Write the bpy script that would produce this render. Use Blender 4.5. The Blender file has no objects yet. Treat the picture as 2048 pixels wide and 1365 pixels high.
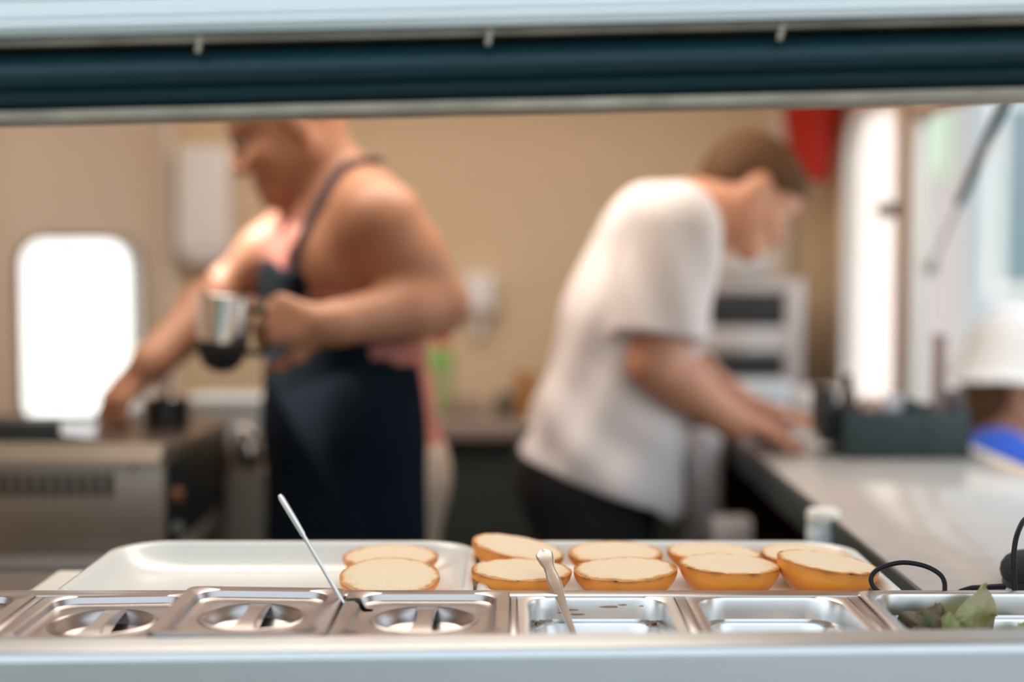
import bpy, bmesh, math, random
import numpy as np
from mathutils import Vector, Matrix, Euler, noise
from mathutils.geometry import tessellate_polygon

random.seed(7)
PI = math.pi
C = bpy.context.scene.collection
scene = bpy.context.scene

# ------------------------------------------------------------------ camera
CAM_Z, PITCH, LENS = 1.28, math.radians(3.46), 50.0
FPX = LENS / 36.0 * 2048
cam_d = bpy.data.cameras.new('camera')
cam_d.lens = LENS; cam_d.sensor_width = 36.0
cam_d.clip_start = 0.02; cam_d.clip_end = 500
cam_d.dof.use_dof = True
cam_d.dof.focus_distance = 1.43
cam_d.dof.aperture_fstop = 1.25
cam = bpy.data.objects.new('camera', cam_d); C.objects.link(cam)
cam.location = (0, 0, CAM_Z); cam.rotation_euler = (PI/2 - PITCH, 0, 0)
scene.camera = cam

# ------------------------------------------------------------------ world, sun, fill light, exposure
world = bpy.data.worlds.new('sky'); scene.world = world
world.use_nodes = True
nt = world.node_tree; nt.nodes.clear()
w_out = nt.nodes.new('ShaderNodeOutputWorld'); w_bg = nt.nodes.new('ShaderNodeBackground')
w_tc = nt.nodes.new('ShaderNodeTexCoord'); w_sep = nt.nodes.new('ShaderNodeSeparateXYZ')
w_ramp = nt.nodes.new('ShaderNodeValToRGB')
nt.links.new(w_tc.outputs['Generated'], w_sep.inputs[0])
nt.links.new(w_sep.outputs['Z'], w_ramp.inputs['Fac'])
nt.links.new(w_ramp.outputs['Color'], w_bg.inputs['Color'])
nt.links.new(w_bg.outputs[0], w_out.inputs[0])
w_ramp.color_ramp.elements[0].position = 0.0; w_ramp.color_ramp.elements[0].color = (1.0, 0.985, 0.96, 1)
w_ramp.color_ramp.elements[1].position = 0.75; w_ramp.color_ramp.elements[1].color = (0.66, 0.77, 0.86, 1)
e = w_ramp.color_ramp.elements.new(0.18); e.color = (0.78, 0.90, 0.98, 1)
w_bg.inputs['Strength'].default_value = 1.5

sun_d = bpy.data.lights.new('sun', 'SUN'); sun_d.energy = 7.0; sun_d.angle = math.radians(1.0); sun_d.color = (1, .93, .82)
sun = bpy.data.objects.new('sun', sun_d); C.objects.link(sun)
SUN_DIR = Vector((-0.60, 0.14, 0.79)).normalized()          # towards the sun
sun.rotation_euler = SUN_DIR.to_track_quat('Z', 'Y').to_euler()

def area(name, loc, sx, sy, power, col, rot=(0, 0, 0)):
    d = bpy.data.lights.new(name, 'AREA'); d.shape = 'RECTANGLE'; d.size = sx; d.size_y = sy
    d.energy = power; d.color = col
    o = bpy.data.objects.new(name, d); C.objects.link(o); o.location = loc; o.rotation_euler = rot
    return o
area('interior_fill', (-0.25, 2.45, 2.04), 1.3, 0.8, 15.0, (1.0, 0.91, 0.80))  # unseen area light added to brighten the interior

scene.view_settings.view_transform = 'Standard'; scene.view_settings.look = 'None'
scene.view_settings.gamma = 1.0; scene.view_settings.use_curve_mapping = False
scene.view_settings.exposure = 0.50
scene.cycles.use_denoising = True
scene.cycles.max_bounces = 10; scene.cycles.diffuse_bounces = 5; scene.cycles.glossy_bounces = 5
scene.cycles.transparent_max_bounces = 8
scene.cycles.sample_clamp_indirect = 6.0
scene.cycles.caustics_reflective = False; scene.cycles.caustics_refractive = False

# ------------------------------------------------------------------ helpers
def at(px, py, d):
    """the point of the place seen at a photograph position, at depth d"""
    x = (px - 1024) / FPX; y = (682.5 - py) / FPX
    dy = math.cos(PITCH) + y * math.sin(PITCH); dz = -math.sin(PITCH) + y * math.cos(PITCH)
    t = d / dy
    return Vector((x * t, d, CAM_Z + dz * t))

def mat(name, col, rough=0.5, metal=0.0, bump=0.0, bscale=40.0, var=0.0, vscale=6.0, spec=0.5, coat=0.0, stretch=None, sheen=0.0, rvar=0.0, sss=0.0):
    m = bpy.data.materials.new(name); m.use_nodes = True
    n = m.node_tree.nodes; l = m.node_tree.links
    b = n['Principled BSDF']
    b.inputs['Base Color'].default_value = (*col, 1); b.inputs['Roughness'].default_value = rough
    b.inputs['Metallic'].default_value = metal; b.inputs['Specular IOR Level'].default_value = spec
    b.inputs['Coat Weight'].default_value = coat; b.inputs['Sheen Weight'].default_value = sheen
    if sss:
        b.inputs['Subsurface Weight'].default_value = sss; b.inputs['Subsurface Radius'].default_value = (.01, .004, .002)
    if var or bump or rvar:
        tc = n.new('ShaderNodeTexCoord'); mp = n.new('ShaderNodeMapping')
        l.new(tc.outputs['Object'], mp.inputs[0])
        if stretch: mp.inputs['Scale'].default_value = stretch
    if var:
        nz = n.new('ShaderNodeTexNoise'); nz.inputs['Scale'].default_value = vscale; nz.inputs['Detail'].default_value = 4
        l.new(mp.outputs[0], nz.inputs['Vector'])
        r = n.new('ShaderNodeValToRGB')
        r.color_ramp.elements[0].position = 0.3; r.color_ramp.elements[1].position = 0.7
        r.color_ramp.elements[0].color = (*[c * (1 - var) for c in col], 1)
        r.color_ramp.elements[1].color = (*[min(1, c * (1 + var)) for c in col], 1)
        l.new(nz.outputs['Fac'], r.inputs['Fac']); l.new(r.outputs[0], b.inputs['Base Color'])
    if rvar:
        n3 = n.new('ShaderNodeTexNoise'); n3.inputs['Scale'].default_value = 14; n3.inputs['Detail'].default_value = 5
        l.new(mp.outputs[0], n3.inputs['Vector'])
        mr = n.new('ShaderNodeMapRange'); mr.inputs['To Min'].default_value = max(0.02, rough - rvar); mr.inputs['To Max'].default_value = rough + rvar
        l.new(n3.outputs['Fac'], mr.inputs['Value']); l.new(mr.outputs[0], b.inputs['Roughness'])
    if bump:
        n2 = n.new('ShaderNodeTexNoise'); n2.inputs['Scale'].default_value = bscale; n2.inputs['Detail'].default_value = 5
        l.new(mp.outputs[0], n2.inputs['Vector'])
        bp = n.new('ShaderNodeBump'); bp.inputs['Strength'].default_value = bump; bp.inputs['Distance'].default_value = 0.002
        l.new(n2.outputs['Fac'], bp.inputs['Height']); l.new(bp.outputs[0], b.inputs['Normal'])
    return m

def glass_mat(name, tint=(1, 1, 1), refl=0.08):
    m = bpy.data.materials.new(name); m.use_nodes = True
    n = m.node_tree.nodes; l = m.node_tree.links; n.clear()
    o = n.new('ShaderNodeOutputMaterial'); mx = n.new('ShaderNodeMixShader')
    t = n.new('ShaderNodeBsdfTransparent'); g = n.new('ShaderNodeBsdfGlossy')
    t.inputs[0].default_value = (*tint, 1); g.inputs['Roughness'].default_value = 0.05
    mx.inputs[0].default_value = refl
    l.new(t.outputs[0], mx.inputs[1]); l.new(g.outputs[0], mx.inputs[2]); l.new(mx.outputs[0], o.inputs[0])
    return m

def thing(name, label, cat, loc=(0, 0, 0), rot=(0, 0, 0), group=None):
    o = bpy.data.objects.new(name, None); C.objects.link(o); o.empty_display_size = .05
    o.location = loc; o.rotation_euler = rot
    o['label'] = label; o['category'] = cat
    if group: o['group'] = group
    return o

def tag(o, label, cat, group=None, kind=None):
    o['label'] = label; o['category'] = cat
    if group: o['group'] = group
    if kind: o['kind'] = kind
    return o

def link_mesh(name, me, m, parent=None, loc=None, rot=None, smooth=True, angle=35):
    if smooth:
        me.polygons.foreach_set('use_smooth', [True] * len(me.polygons))
        me.set_sharp_from_angle(angle=math.radians(angle))
    o = bpy.data.objects.new(name, me); C.objects.link(o)
    if m: me.materials.append(m)
    if parent: o.parent = parent
    if loc is not None: o.location = loc
    if rot is not None: o.rotation_euler = rot
    return o

def obj(name, bm, m, parent=None, loc=None, rot=None, smooth=True, angle=35, fix=True):
    if fix: bmesh.ops.recalc_face_normals(bm, faces=bm.faces[:])
    me = bpy.data.meshes.new(name); bm.to_mesh(me); bm.free()
    return link_mesh(name, me, m, parent, loc, rot, smooth, angle)

def struct(name, bm, m, parent=None, **k):
    o = obj(name, bm, m, parent, **k); o['kind'] = 'structure'; return o

def BM(): return bmesh.new()

def box(bm, lo, hi, bev=0.0, seg=2):
    lo = Vector(lo); hi = Vector(hi)
    r = bmesh.ops.create_cube(bm, size=1.0)
    vs = r['verts']
    for v in vs:
        v.co = Vector([lo[i] + (v.co[i] + .5) * (hi[i] - lo[i]) for i in range(3)])
    if bev:
        es = list({e for v in vs for e in v.link_edges})
        bmesh.ops.bevel(bm, geom=es, offset=bev, segments=seg, affect='EDGES', profile=0.5)
    return bm

def loft(bm, rings, cap0=False, cap1=False, closed=True):
    R = [[bm.verts.new(p) for p in ring] for ring in rings]
    n = len(R[0])
    for a, b in zip(R[:-1], R[1:]):
        for i in range(n if closed else n - 1):
            j = (i + 1) % n
            try: bm.faces.new((a[i], a[j], b[j], b[i]))
            except ValueError: pass
    if cap0: bm.faces.new(R[0][::-1])
    if cap1: bm.faces.new(R[-1])
    return R

def rrect(hx, hy, r, z, n=8, cx=0, cy=0):
    r = min(r, hx, hy); out = []
    for i, (sx, sy) in enumerate(((1, 1), (-1, 1), (-1, -1), (1, -1))):
        for k in range(n + 1):
            a = i * PI / 2 + k / n * PI / 2
            out.append((cx + sx * (hx - r) + r * math.cos(a), cy + sy * (hy - r) + r * math.sin(a), z))
    return out

def circ(rx, z, n=8, cx=0, cy=0, ry=None):
    ry = ry or rx; out = []
    for i in range(4):
        for k in range(n + 1):
            a = i * PI / 2 + (k + .5) / (n + 1) * PI / 2
            out.append((cx + rx * math.cos(a), cy + ry * math.sin(a), z))
    return out

def lathe(bm, prof, n=32, c=(0, 0, 0), cap0=True, cap1=True):
    rings = [[(c[0] + r * math.cos(2 * PI * i / n), c[1] + r * math.sin(2 * PI * i / n), c[2] + z) for i in range(n)] for r, z in prof]
    loft(bm, rings, cap0, cap1); return bm

def tube(bm, pts, rad, n=10, caps=True, flat=None, up=(0, 0, 1)):
    """a tube along points; rad a number or a list; flat = (width factor, thickness factor)"""
    pts = [Vector(p) for p in pts]
    rads = rad if isinstance(rad, (list, tuple)) else [rad] * len(pts)
    rings = []; up = Vector(up); prev = None
    for i, p in enumerate(pts):
        t = (pts[min(i + 1, len(pts) - 1)] - pts[max(i - 1, 0)]).normalized()
        if prev is None:
            s = t.cross(up)
            if s.length < 1e-4: s = t.cross(Vector((1, 0, 0)))
        else:
            s = prev - t * prev.dot(t)
        s.normalize(); prev = s; u = s.cross(t)
        r = rads[i]; fw, ft = flat or (1, 1)
        if isinstance(r, (list, tuple)): fw, ft = r; r = 1
        rings.append([p + s * (r * fw * math.cos(2 * PI * k / n)) + u * (r * ft * math.sin(2 * PI * k / n)) for k in range(n)])
    loft(bm, rings, caps, caps); return bm

def smooth_path(pts, sub=8):
    P = [Vector(p) for p in pts]; out = []
    for i in range(len(P) - 1):
        p0 = P[max(i - 1, 0)]; p1 = P[i]; p2 = P[i + 1]; p3 = P[min(i + 2, len(P) - 1)]
        for k in range(sub):
            t = k / sub
            out.append(.5 * ((2 * p1) + (-p0 + p2) * t + (2 * p0 - 5 * p1 + 4 * p2 - p3) * t * t + (-p0 + 3 * p1 - 3 * p2 + p3) * t ** 3))
    out.append(P[-1]); return out

def extrude_x(bm, prof, x0, x1, nx=1, closed=True):
    """profile [(y,z)] swept along x"""
    rings = [[(x0 + (x1 - x0) * i / nx, y, z) for y, z in prof] for i in range(nx + 1)]
    loft(bm, rings, closed, closed, closed); return bm

def panel(bm, outer, holes, t, O, U, N):
    """a wall of thickness t in the plane O + u*U + z*Z with openings; N points to the room"""
    O, U, N = Vector(O), Vector(U).normalized(), Vector(N).normalized()
    loops = [[Vector((u, z, 0)) for u, z in lp] for lp in [outer] + holes]
    flat = [p for lp in loops for p in lp]
    tris = tessellate_polygon(loops)
    def w(p, k): return O + U * p.x + Vector((0, 0, p.y)) + N * k
    F = [bm.verts.new(w(p, 0)) for p in flat]; B = [bm.verts.new(w(p, -t)) for p in flat]
    for a, b, c in tris:
        for V_ in ((F[a], F[b], F[c]), (B[c], B[b], B[a])):
            try: bm.faces.new(V_)
            except ValueError: pass
    i0 = 0
    for lp in loops:
        k = len(lp)
        for i in range(k):
            a, b = i0 + i, i0 + (i + 1) % k
            bm.faces.new((F[a], F[b], B[b], B[a]))
        i0 += k
    return bm

def rr2(u0, u1, z0, z1, r, n=8):
    return [(x, y) for x, y, _ in rrect((u1 - u0) / 2, (z1 - z0) / 2, r, 0, n, (u0 + u1) / 2, (z0 + z1) / 2)]

def copy_tree(o, parent=None):
    c = o.copy(); C.objects.link(c)
    if parent: c.parent = parent
    for ch in list(o.children): copy_tree(ch, c)
    return c

# ------------------------------------------------------------------ materials
M = {}
M['tan'] = mat('cream_wall_panel', (0.68, 0.52, 0.355), .45, var=.03, vscale=2)
M['tan_end'] = mat('beige_wall_panel', (0.64, 0.51, 0.40), .45, var=.03, vscale=2)
M['ceiling'] = mat('ceiling_panel', (0.74, 0.64, 0.54), .5)
M['floor'] = mat('floor_vinyl', (0.05, 0.045, 0.04), .5, var=.2, vscale=20)
M['alu'] = mat('aluminium_skin', (0.70, 0.73, 0.735), .30, 1.0, bump=.06, bscale=6, stretch=(.4, 3, 6), rvar=.06)
M['steel'] = mat('brushed_steel', (0.47, 0.435, 0.42), .32, 1.0, bump=.03, bscale=60, stretch=(1, 14, 1), rvar=.05)
M['steel_front'] = mat('satin_steel', (0.54, 0.56, 0.57), .40, 1.0, rvar=.04)
M['steel_lid'] = mat('pressed_steel', (0.45, 0.41, 0.40), .30, 1.0, rvar=.06, bump=.015, bscale=90)
M['steel_pan'] = mat('pan_steel', (0.70, 0.69, 0.68), .30, 1.0, rvar=.05)
M['chrome'] = mat('polished_steel', (0.80, 0.78, 0.76), .16, 1.0)
M['mirror'] = mat('mirror_steel', (0.88, 0.86, 0.84), .09, 1.0)
M['cutlery'] = mat('worn_cutlery_steel', (0.70, 0.67, 0.64), .30, 1.0)
M['teal'] = mat('dark_teal_paint', (0.004, 0.024, 0.031), .34, bump=.05, bscale=8, spec=.22)
M['gasket'] = mat('olive_seal', (0.26, 0.225, 0.17), .6, var=.25, vscale=20)
M['tray'] = mat('white_melamine', (0.74, 0.755, 0.73), .22)
M['board'] = mat('white_plastic_board', (0.86, 0.83, 0.78), .45)
M['white'] = mat('white_plastic', (0.80, 0.77, 0.76), .4)
M['pale'] = mat('pale_blue_plastic', (0.70, 0.78, 0.84), .35)
M['black'] = mat('black_plastic', (0.012, 0.014, 0.015), .4)
M['rubber'] = mat('black_cable_rubber', (0.005, 0.008, 0.011), .5, spec=.25)
M['fabric_black'] = mat('black_mesh_fabric', (0.012, 0.014, 0.016), .8, bump=.8, bscale=900)
M['green_black'] = mat('dark_green_plastic', (0.018, 0.036, 0.038), .45)
M['dark_edge'] = mat('dark_counter_edge', (0.035, 0.042, 0.04), .45)
M['laminate'] = mat('grey_laminate', (0.50, 0.47, 0.45), .10, var=.05, vscale=30)
M['brown'] = mat('brown_box', (0.09, 0.035, 0.018), .6)
M['oven'] = mat('oven_steel', (0.62, 0.56, 0.54), .35, .6)
M['griddle'] = mat('griddle_steel', (0.34, 0.29, 0.235), .42, .5, var=.12, vscale=5)
M['griddle_dark'] = mat('griddle_black_iron', (0.02, 0.02, 0.02), .45)
M['griddle_plate'] = mat('griddle_plate_greasy', (0.23, 0.17, 0.14), .25, .7)
M['red'] = mat('red_plastic', (0.40, 0.016, 0.003), .5, spec=.3)
M['green'] = mat('green_plastic', (0.20, 0.45, 0.10), .5)
M['glass'] = glass_mat('window_glass')
M['frame_grey'] = mat('window_frame_grey', (0.24, 0.23, 0.21), .4, .3)
M['frame_white'] = mat('white_frame', (0.78, 0.74, 0.70), .4)
M['jamb'] = mat('brown_jamb', (0.33, 0.21, 0.14), .5)
M['skin_tan'] = mat('tanned_skin', (0.47, 0.225, 0.135), .5, var=.12, vscale=9, sss=.05)
M['skin_fair'] = mat('fair_skin', (0.60, 0.28, 0.168), .5, var=.12, vscale=12, sss=.05)
M['hair'] = mat('brown_hair', (0.105, 0.050, 0.022), .7, bump=.5, bscale=120, spec=.2)
M['shirt'] = mat('white_cotton', (0.76, 0.70, 0.69), .85, bump=.2, bscale=300, sheen=.1)
M['apron'] = mat('navy_apron_cloth', (0.002, 0.008, 0.017), .9, bump=.2, bscale=400, spec=.2)
M['strap'] = mat('navy_strap', (0.035, 0.03, 0.055), .8)
M['tank'] = mat('salmon_cotton', (0.50, 0.19, 0.155), .85)
M['beige_cloth'] = mat('beige_striped_cloth', (0.48, 0.37, 0.29), .85, var=.1, vscale=30, stretch=(1, 1, .05))
M['black_cloth'] = mat('black_cloth', (0.008, 0.008, 0.010), .85)
M['blue_cloth'] = mat('blue_cloth', (0.02, 0.09, 0.50), .8)
M['white_hat'] = mat('white_hat_cloth', (0.86, 0.83, 0.82), .85)
M['eye'] = mat('eye', (0.42, 0.34, 0.30), .4)
M['iris'] = mat('iris', (0.03, 0.025, 0.02), .2)
M['shoe'] = mat('shoe_leather', (0.02, 0.018, 0.016), .6)
M['pavement'] = mat('pavement', (0.55, 0.54, 0.52), .8, var=.1, vscale=3)
M['road'] = mat('dark_road', (0.13, 0.13, 0.13), .8, var=.2, vscale=3)
M['facade'] = mat('pale_facade', (0.80, 0.78, 0.78), .8)
M['facade_blue'] = mat('blue_grey_facade', (0.34, 0.37, 0.395), .8)
M['facade_grey'] = mat('grey_facade', (0.40, 0.47, 0.505), .8, var=.25, vscale=.6)
M['facade_glass'] = mat('facade_window_glass', (0.16, 0.21, 0.23), .15)
M['facade_pink'] = mat('pinkish_facade', (0.40, 0.345, 0.33), .8)
M['leafgreen'] = mat('tree_leaves', (0.20, 0.36, 0.17), .7)
M['bark'] = mat('bark', (0.10, 0.07, 0.05), .8)
M['sauce'] = mat('notch_dark', (0.02, 0.012, 0.01), .3)  # near-black standing in for the shade under the notched lid
M['smear'] = mat('dried_sauce', (.42, .25, .15), .6)
M['rust'] = mat('rust_brown', (0.30, 0.12, 0.05), .7)

# ================================================================== THE SETTING
A = Vector((-0.896, 3.70, 0)); B = Vector((-1.212, 3.43, 0)); D = Vector((-1.60, 2.75, 0))
HT = 2.10
XR = 0.81
bm = BM(); box(bm, (-1.75, 1.10, -.06), (XR + .06, 3.80, 0)); struct('floor', bm, M['floor'], smooth=False)

# back wall with the curve into the ceiling
prof = [(3.70, 0), (3.70, 1.56)] + [(3.70 - .5 * (1 - math.cos(a)), 1.56 + .5 * math.sin(a)) for a in [PI / 2 * k / 14 for k in range(1, 15)]]
back = prof + [(y + .04, z + .04) if z > 1.6 else (y + .04, z) for y, z in reversed(prof)]
bm = BM(); extrude_x(bm, back, -.90, XR + .02); struct('wall_back', bm, M['tan'])

# ceiling with an unseen opening added to let sun onto the man
def ceil_pt(u, v): return (u, v)
bm = BM()
outer = [Vector((-1.75, 1.10, 0)), Vector((XR + .05, 1.10, 0)), Vector((XR + .05, 3.28, 0)), Vector((-.90, 3.28, 0)), Vector((-.90, 3.76, 0)), Vector((-1.75, 3.76, 0))]
SUN_HOLE = (-1.21, -0.86, 2.50, 2.90)
hole = [Vector((SUN_HOLE[0], SUN_HOLE[2], 0)), Vector((SUN_HOLE[1], SUN_HOLE[2], 0)), Vector((SUN_HOLE[1], SUN_HOLE[3], 0)), Vector((SUN_HOLE[0], SUN_HOLE[3], 0))]
flat = outer + hole
lo_ = [bm.verts.new((p.x, p.y, 2.06)) for p in flat]; hi_ = [bm.verts.new((p.x, p.y, 2.11)) for p in flat]
for a, b, c in tessellate_polygon([outer, hole]):
    bm.faces.new((lo_[a], lo_[b], lo_[c])); bm.faces.new((hi_[c], hi_[b], hi_[a]))
for s, k in ((0, 6), (6, 4)):
    for i in range(k):
        a, b = s + i, s + (i + 1) % k
        bm.faces.new((lo_[a], lo_[b], hi_[b], hi_[a]))
struct('ceiling', bm, M['ceiling'], smooth=False)

# rear left slanted wall with window
U = (B - A); LEN = U.length; Un = U.normalized(); N1 = Vector((-Un.y, Un.x, 0))
if N1.y > 0: N1 = -N1
def on_AB(px):
    k = (px - 1024) / FPX; d = B - A
    s = (k * A.y - A.x) / (d.x - k * d.y); return s * LEN
u0, u1 = on_AB(276), on_AB(42)
zb, zt = 0.862, 1.318
bm = BM(); panel(bm, [(0, 0), (LEN, 0), (LEN, HT), (0, HT)], [rr2(u0, u1, zb, zt, .062)], .05, A, Un, N1)
struct('wall_back_left', bm, M['tan_end'], smooth=False)
U2 = (D - B); N2 = Vector((U2.y, -U2.x, 0)).normalized()
if N2.x < 0: N2 = -N2
bm = BM(); panel(bm, [(0, 0), (U2.length, 0), (U2.length, HT), (0, HT)], [], .05, B, U2, N2); struct('wall_left', bm, M['tan_end'], smooth=False)
bm = BM(); box(bm, (-1.66, 1.12, 0), (-1.60, 2.76, HT)); struct('wall_far_left', bm, M['tan_end'], smooth=False)
bm = BM(); tube(bm, [(A.x + .005, A.y - .012, 0), (A.x + .005, A.y - .012, HT - .05)], .022, 12); struct('trim_1', bm, M['ceiling'])

def frame_ring(bm, O, U, N, u0, u1, z0, z1, r, w, t0, t1):
    O, U, N = Vector(O), Vector(U).normalized(), Vector(N).normalized()
    rings = []
    for grow, k in ((w, t0), (w, t1), (w * .6, t1 + .004), (0, t1), (-.004, t0)):
        rings.append([O + U * x + Vector((0, 0, z)) + N * k for x, z in rr2(u0 - grow, u1 + grow, z0 - grow, z1 + grow, r + grow)])
    rings.append(rings[0])
    loft(bm, rings); return bm
def pane(bm, O, U, N, u0, u1, z0, z1, r, k):
    O, U, N = Vector(O), Vector(U).normalized(), Vector(N).normalized()
    loft(bm, [[O + U * x + Vector((0, 0, z)) + N * q for x, z in rr2(u0, u1, z0, z1, r)] for q in (k, k + .004)], True, True); return bm

w1 = struct('window_1', frame_ring(BM(), A, Un, N1, u0, u1, zb, zt, .062, .012, -.045, .010), M['frame_grey'])
g1 = obj('glass', pane(BM(), A, Un, N1, u0 + .002, u1 - .002, zb + .002, zt - .002, .060, -.03), M['glass'], w1)

# right wall with the tall window and the side hatch
OY = (2.985, 3.44); OZ = (0.925, 1.598)
bm = BM(); panel(bm, [(1.10, 0), (3.74, 0), (3.74, HT), (1.10, HT)],
                 [rr2(OY[0], OY[1], OZ[0], OZ[1], .10, 10), [(1.45, .934), (2.897, .934), (2.897, 1.575), (1.45, 1.575)]], .028, (XR, 0, 0), (0, 1, 0), (-1, 0, 0))
struct('wall_right', bm, M['tan'], smooth=False)
w2 = struct('window_2', frame_ring(BM(), (XR, 0, 0), (0, 1, 0), (-1, 0, 0), OY[0], OY[1], OZ[0], OZ[1], .10, .012, -.026, .008), M['frame_white'])
obj('glass', pane(BM(), (XR, 0, 0), (0, 1, 0), (-1, 0, 0), OY[0] + .002, OY[1] - .002, OZ[0] + .002, OZ[1] - .002, .098, -.022), M['glass'], w2)
p = at(1776, 421, 3.02)
bm = BM(); box(bm, (p.x - .012, 2.975, p.z - .016), (XR - .004, 3.03, p.z + .016), .004); box(bm, (p.x - .02, 2.985, p.z - .008), (p.x - .006, 3.06, p.z + .008), .003)
obj('latch', bm, M['black'], w2)
# side hatch jambs
bm = BM(); box(bm, (XR - .004, 2.885, .934), (XR + .034, 2.896, 1.574), .002); struct('trim_2', bm, M['frame_white'])
bm = BM(); box(bm, (XR - .008, 2.905, .934), (XR - .0005, 2.965, 1.66), .003); struct('trim_3', bm, M['jamb'])
bm = BM(); box(bm, (XR - .006, 1.46, 1.555), (XR + .034, 2.884, 1.574), .003); struct('trim_4', bm, M['jamb'])
bm = BM(); box(bm, (.668, 3.655, 0), (.712, 3.70, 1.75), .012); struct('trim_5', bm, M['ceiling'])

# front wall around the serving hatch
bm = BM(); panel(bm, [(-1.75, -.35), (XR + .05, -.35), (XR + .05, 2.15), (-1.75, 2.15)], [[(-.95, .0), (.80, .0), (.80, 1.435), (-.95, 1.435)]], .04, (0, 1.297, 0), (1, 0, 0), (0, 1, 0))
struct('wall_front', bm, M['tan'], smooth=False)

# ================================================================== HATCH HEADER AND SILL
hh = thing('hatch_header', 'dark teal hatch header with riveted aluminium skin across the top of the serving hatch', 'hatch frame', (0, 1.20, 1.4015), (0, math.radians(-1.32), 0))
X0, X1 = -1.02, .84
bm = BM(); extrude_x(bm, [(-.012, 0), (-.012, .0075), (.05, .0075), (.05, 0)], X0, X1, 40)
for v in bm.verts:
    v.co.z += .0011 * noise.noise(Vector((v.co.x * 9, 0, 1)))
obj('seal_strip', bm, M['gasket'], hh)
tp = [(.05, .0075), (-.006, .0078), (-.010, .012), (-.016, .016), (-.017, .021), (-.012, .0235)]
tp += [(-.012 - .012 * math.sin(k / 12 * PI) ** .8 + .022 * (k / 12) ** 2, .0235 + .0365 * k / 12) for k in range(1, 13)] + [(.05, .0615)]
bm = BM(); extrude_x(bm, tp, X0, X1); obj('teal_channel', bm, M['teal'], hh, angle=50)
bm = BM(); extrude_x(bm, [(.05, .0605), (-.014, .0605), (-.014, .0645), (.05, .0645)], X0, X1); obj('drip_edge', bm, M['gasket'], hh)
ap = [(.05, .0645), (-.018, .0645), (-.023, .0665), (-.024, .0720), (-.021, .0755), (-.021, .079), (-.024, .081), (-.0245, .093), (-.0225, .0955), (-.0245, .098), (-.023, .20), (.0, .40), (.05, .62), (.052, .62), (.054, .10)]
bm = BM(); extrude_x(bm, ap, X0, X1); obj('aluminium_skin', bm, M['alu'], hh, angle=25)
for px, py in ((398, 92), (978, 77), (1562, 67)):
    q = at(px, py, 1.178)
    bm = BM(); lathe(bm, [(.0005, -.006), (.0022, -.0055), (.0026, .001), (.0026, .004), (.0038, .0042), (.0030, .007), (.0005, .0075)], 12)
    th = math.radians(-1.32); q = Euler((0, th, 0)).to_matrix().inverted() @ (q - Vector((0, 1.20, 1.4015)))
    obj('screw', bm, M['gasket'], hh, loc=q, rot=(0, .25, 0))

hc = thing('hatch_counter', 'blurred satin steel counter sill along the bottom of the serving hatch', 'counter edge', (0, 1.20, .9532), (0, math.radians(-.62), 0))
cp = [(.0100, -.004), (.0100, 0)] + [(-.026 - .009 * math.sin(a), -.009 + .009 * math.cos(a)) for a in [PI / 2 * k / 6 for k in range(7)]] + [(-.035, -.90), (-.030, -.90), (-.030, -.010), (-.026, -.004)]
bm = BM(); extrude_x(bm, cp, -1.0, .80, 1); obj('sill', bm, M['steel_front'], hc, angle=30)

# ================================================================== PREP RAIL WITH PANS
ZR = .9475
SEAM = [(-.655, .004), (-.4615, .0042), (-.1616, .0010), (.0014, .0028), (.1638, .0050), (.3335, .0055), (.66, .004)]
pr = thing('prep_rail', 'steel prep rail frame holding the row of food pans behind the counter sill', 'prep rail', (0, 1.30, ZR))
bm = BM()
box(bm, (-.70, .074, -.022), (.70, .0965, 0), .0015); box(bm, (-.70, -.086, -.022), (.70, -.068, -.006), .0015)
for s, w in SEAM: box(bm, (s - w, -.071, -.020), (s + w, .075, -.0012), .0009)
obj('frame', bm, M['steel'], pr)
bm = BM(); box(bm, (-.70, -.086, -.93), (.70, .0965, -.20), .004); obj('cabinet', bm, M['steel'], pr)
bm = BM(); box(bm, (-.70, .0925, -.20), (.70, .0965, -.021)); box(bm, (-.70, -.086, -.20), (.70, -.082, -.021)); obj('side_panel', bm, M['steel'], pr)

def lid_bm(hx=.0775, hy=.0865):
    bm = BM(); n = 10; t = .0008
    top = [rrect(hx, hy, .012, -.006, n), rrect(hx, hy, .012, -.001, n), rrect(hx - .0012, hy - .0012, .011, 0, n),
           rrect(hx - .0125, hy - .013, .022, .0002, n), rrect(hx - .0145, hy - .015, .021, -.0009, n), rrect(hx - .0165, hy - .018, .020, -.0062, n), rrect(hx - .0195, hy - .021, .019, -.0078, n), rrect(hx - .023, hy - .025, .018, -.0080, n),
           circ(.0505, -.0080, n), circ(.0490, -.0068, n), circ(.0470, -.0064, n), circ(.0452, -.0078, n), circ(.0425, -.0130, n), circ(.038, -.0185, n), circ(.026, -.0225, n), circ(.010, -.0240, n)]
    bot = [[(x, y, z - t) for x, y, z in r] for r in reversed(top[3:])]
    bot = bot + [rrect(hx - .0016, hy - .0016, .0105, -.0014, n), rrect(hx - .0013, hy - .0013, .011, -.006, n)]
    loft(bm, top + bot + [top[0]])
    bmesh.ops.remove_doubles(bm, verts=bm.verts[:], dist=1e-6)
    return bm
def lid_close(bm):
    es = [e for e in bm.edges if len(e.link_faces) == 1]
    if es: bmesh.ops.holes_fill(bm, edges=es, sides=0)
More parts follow.
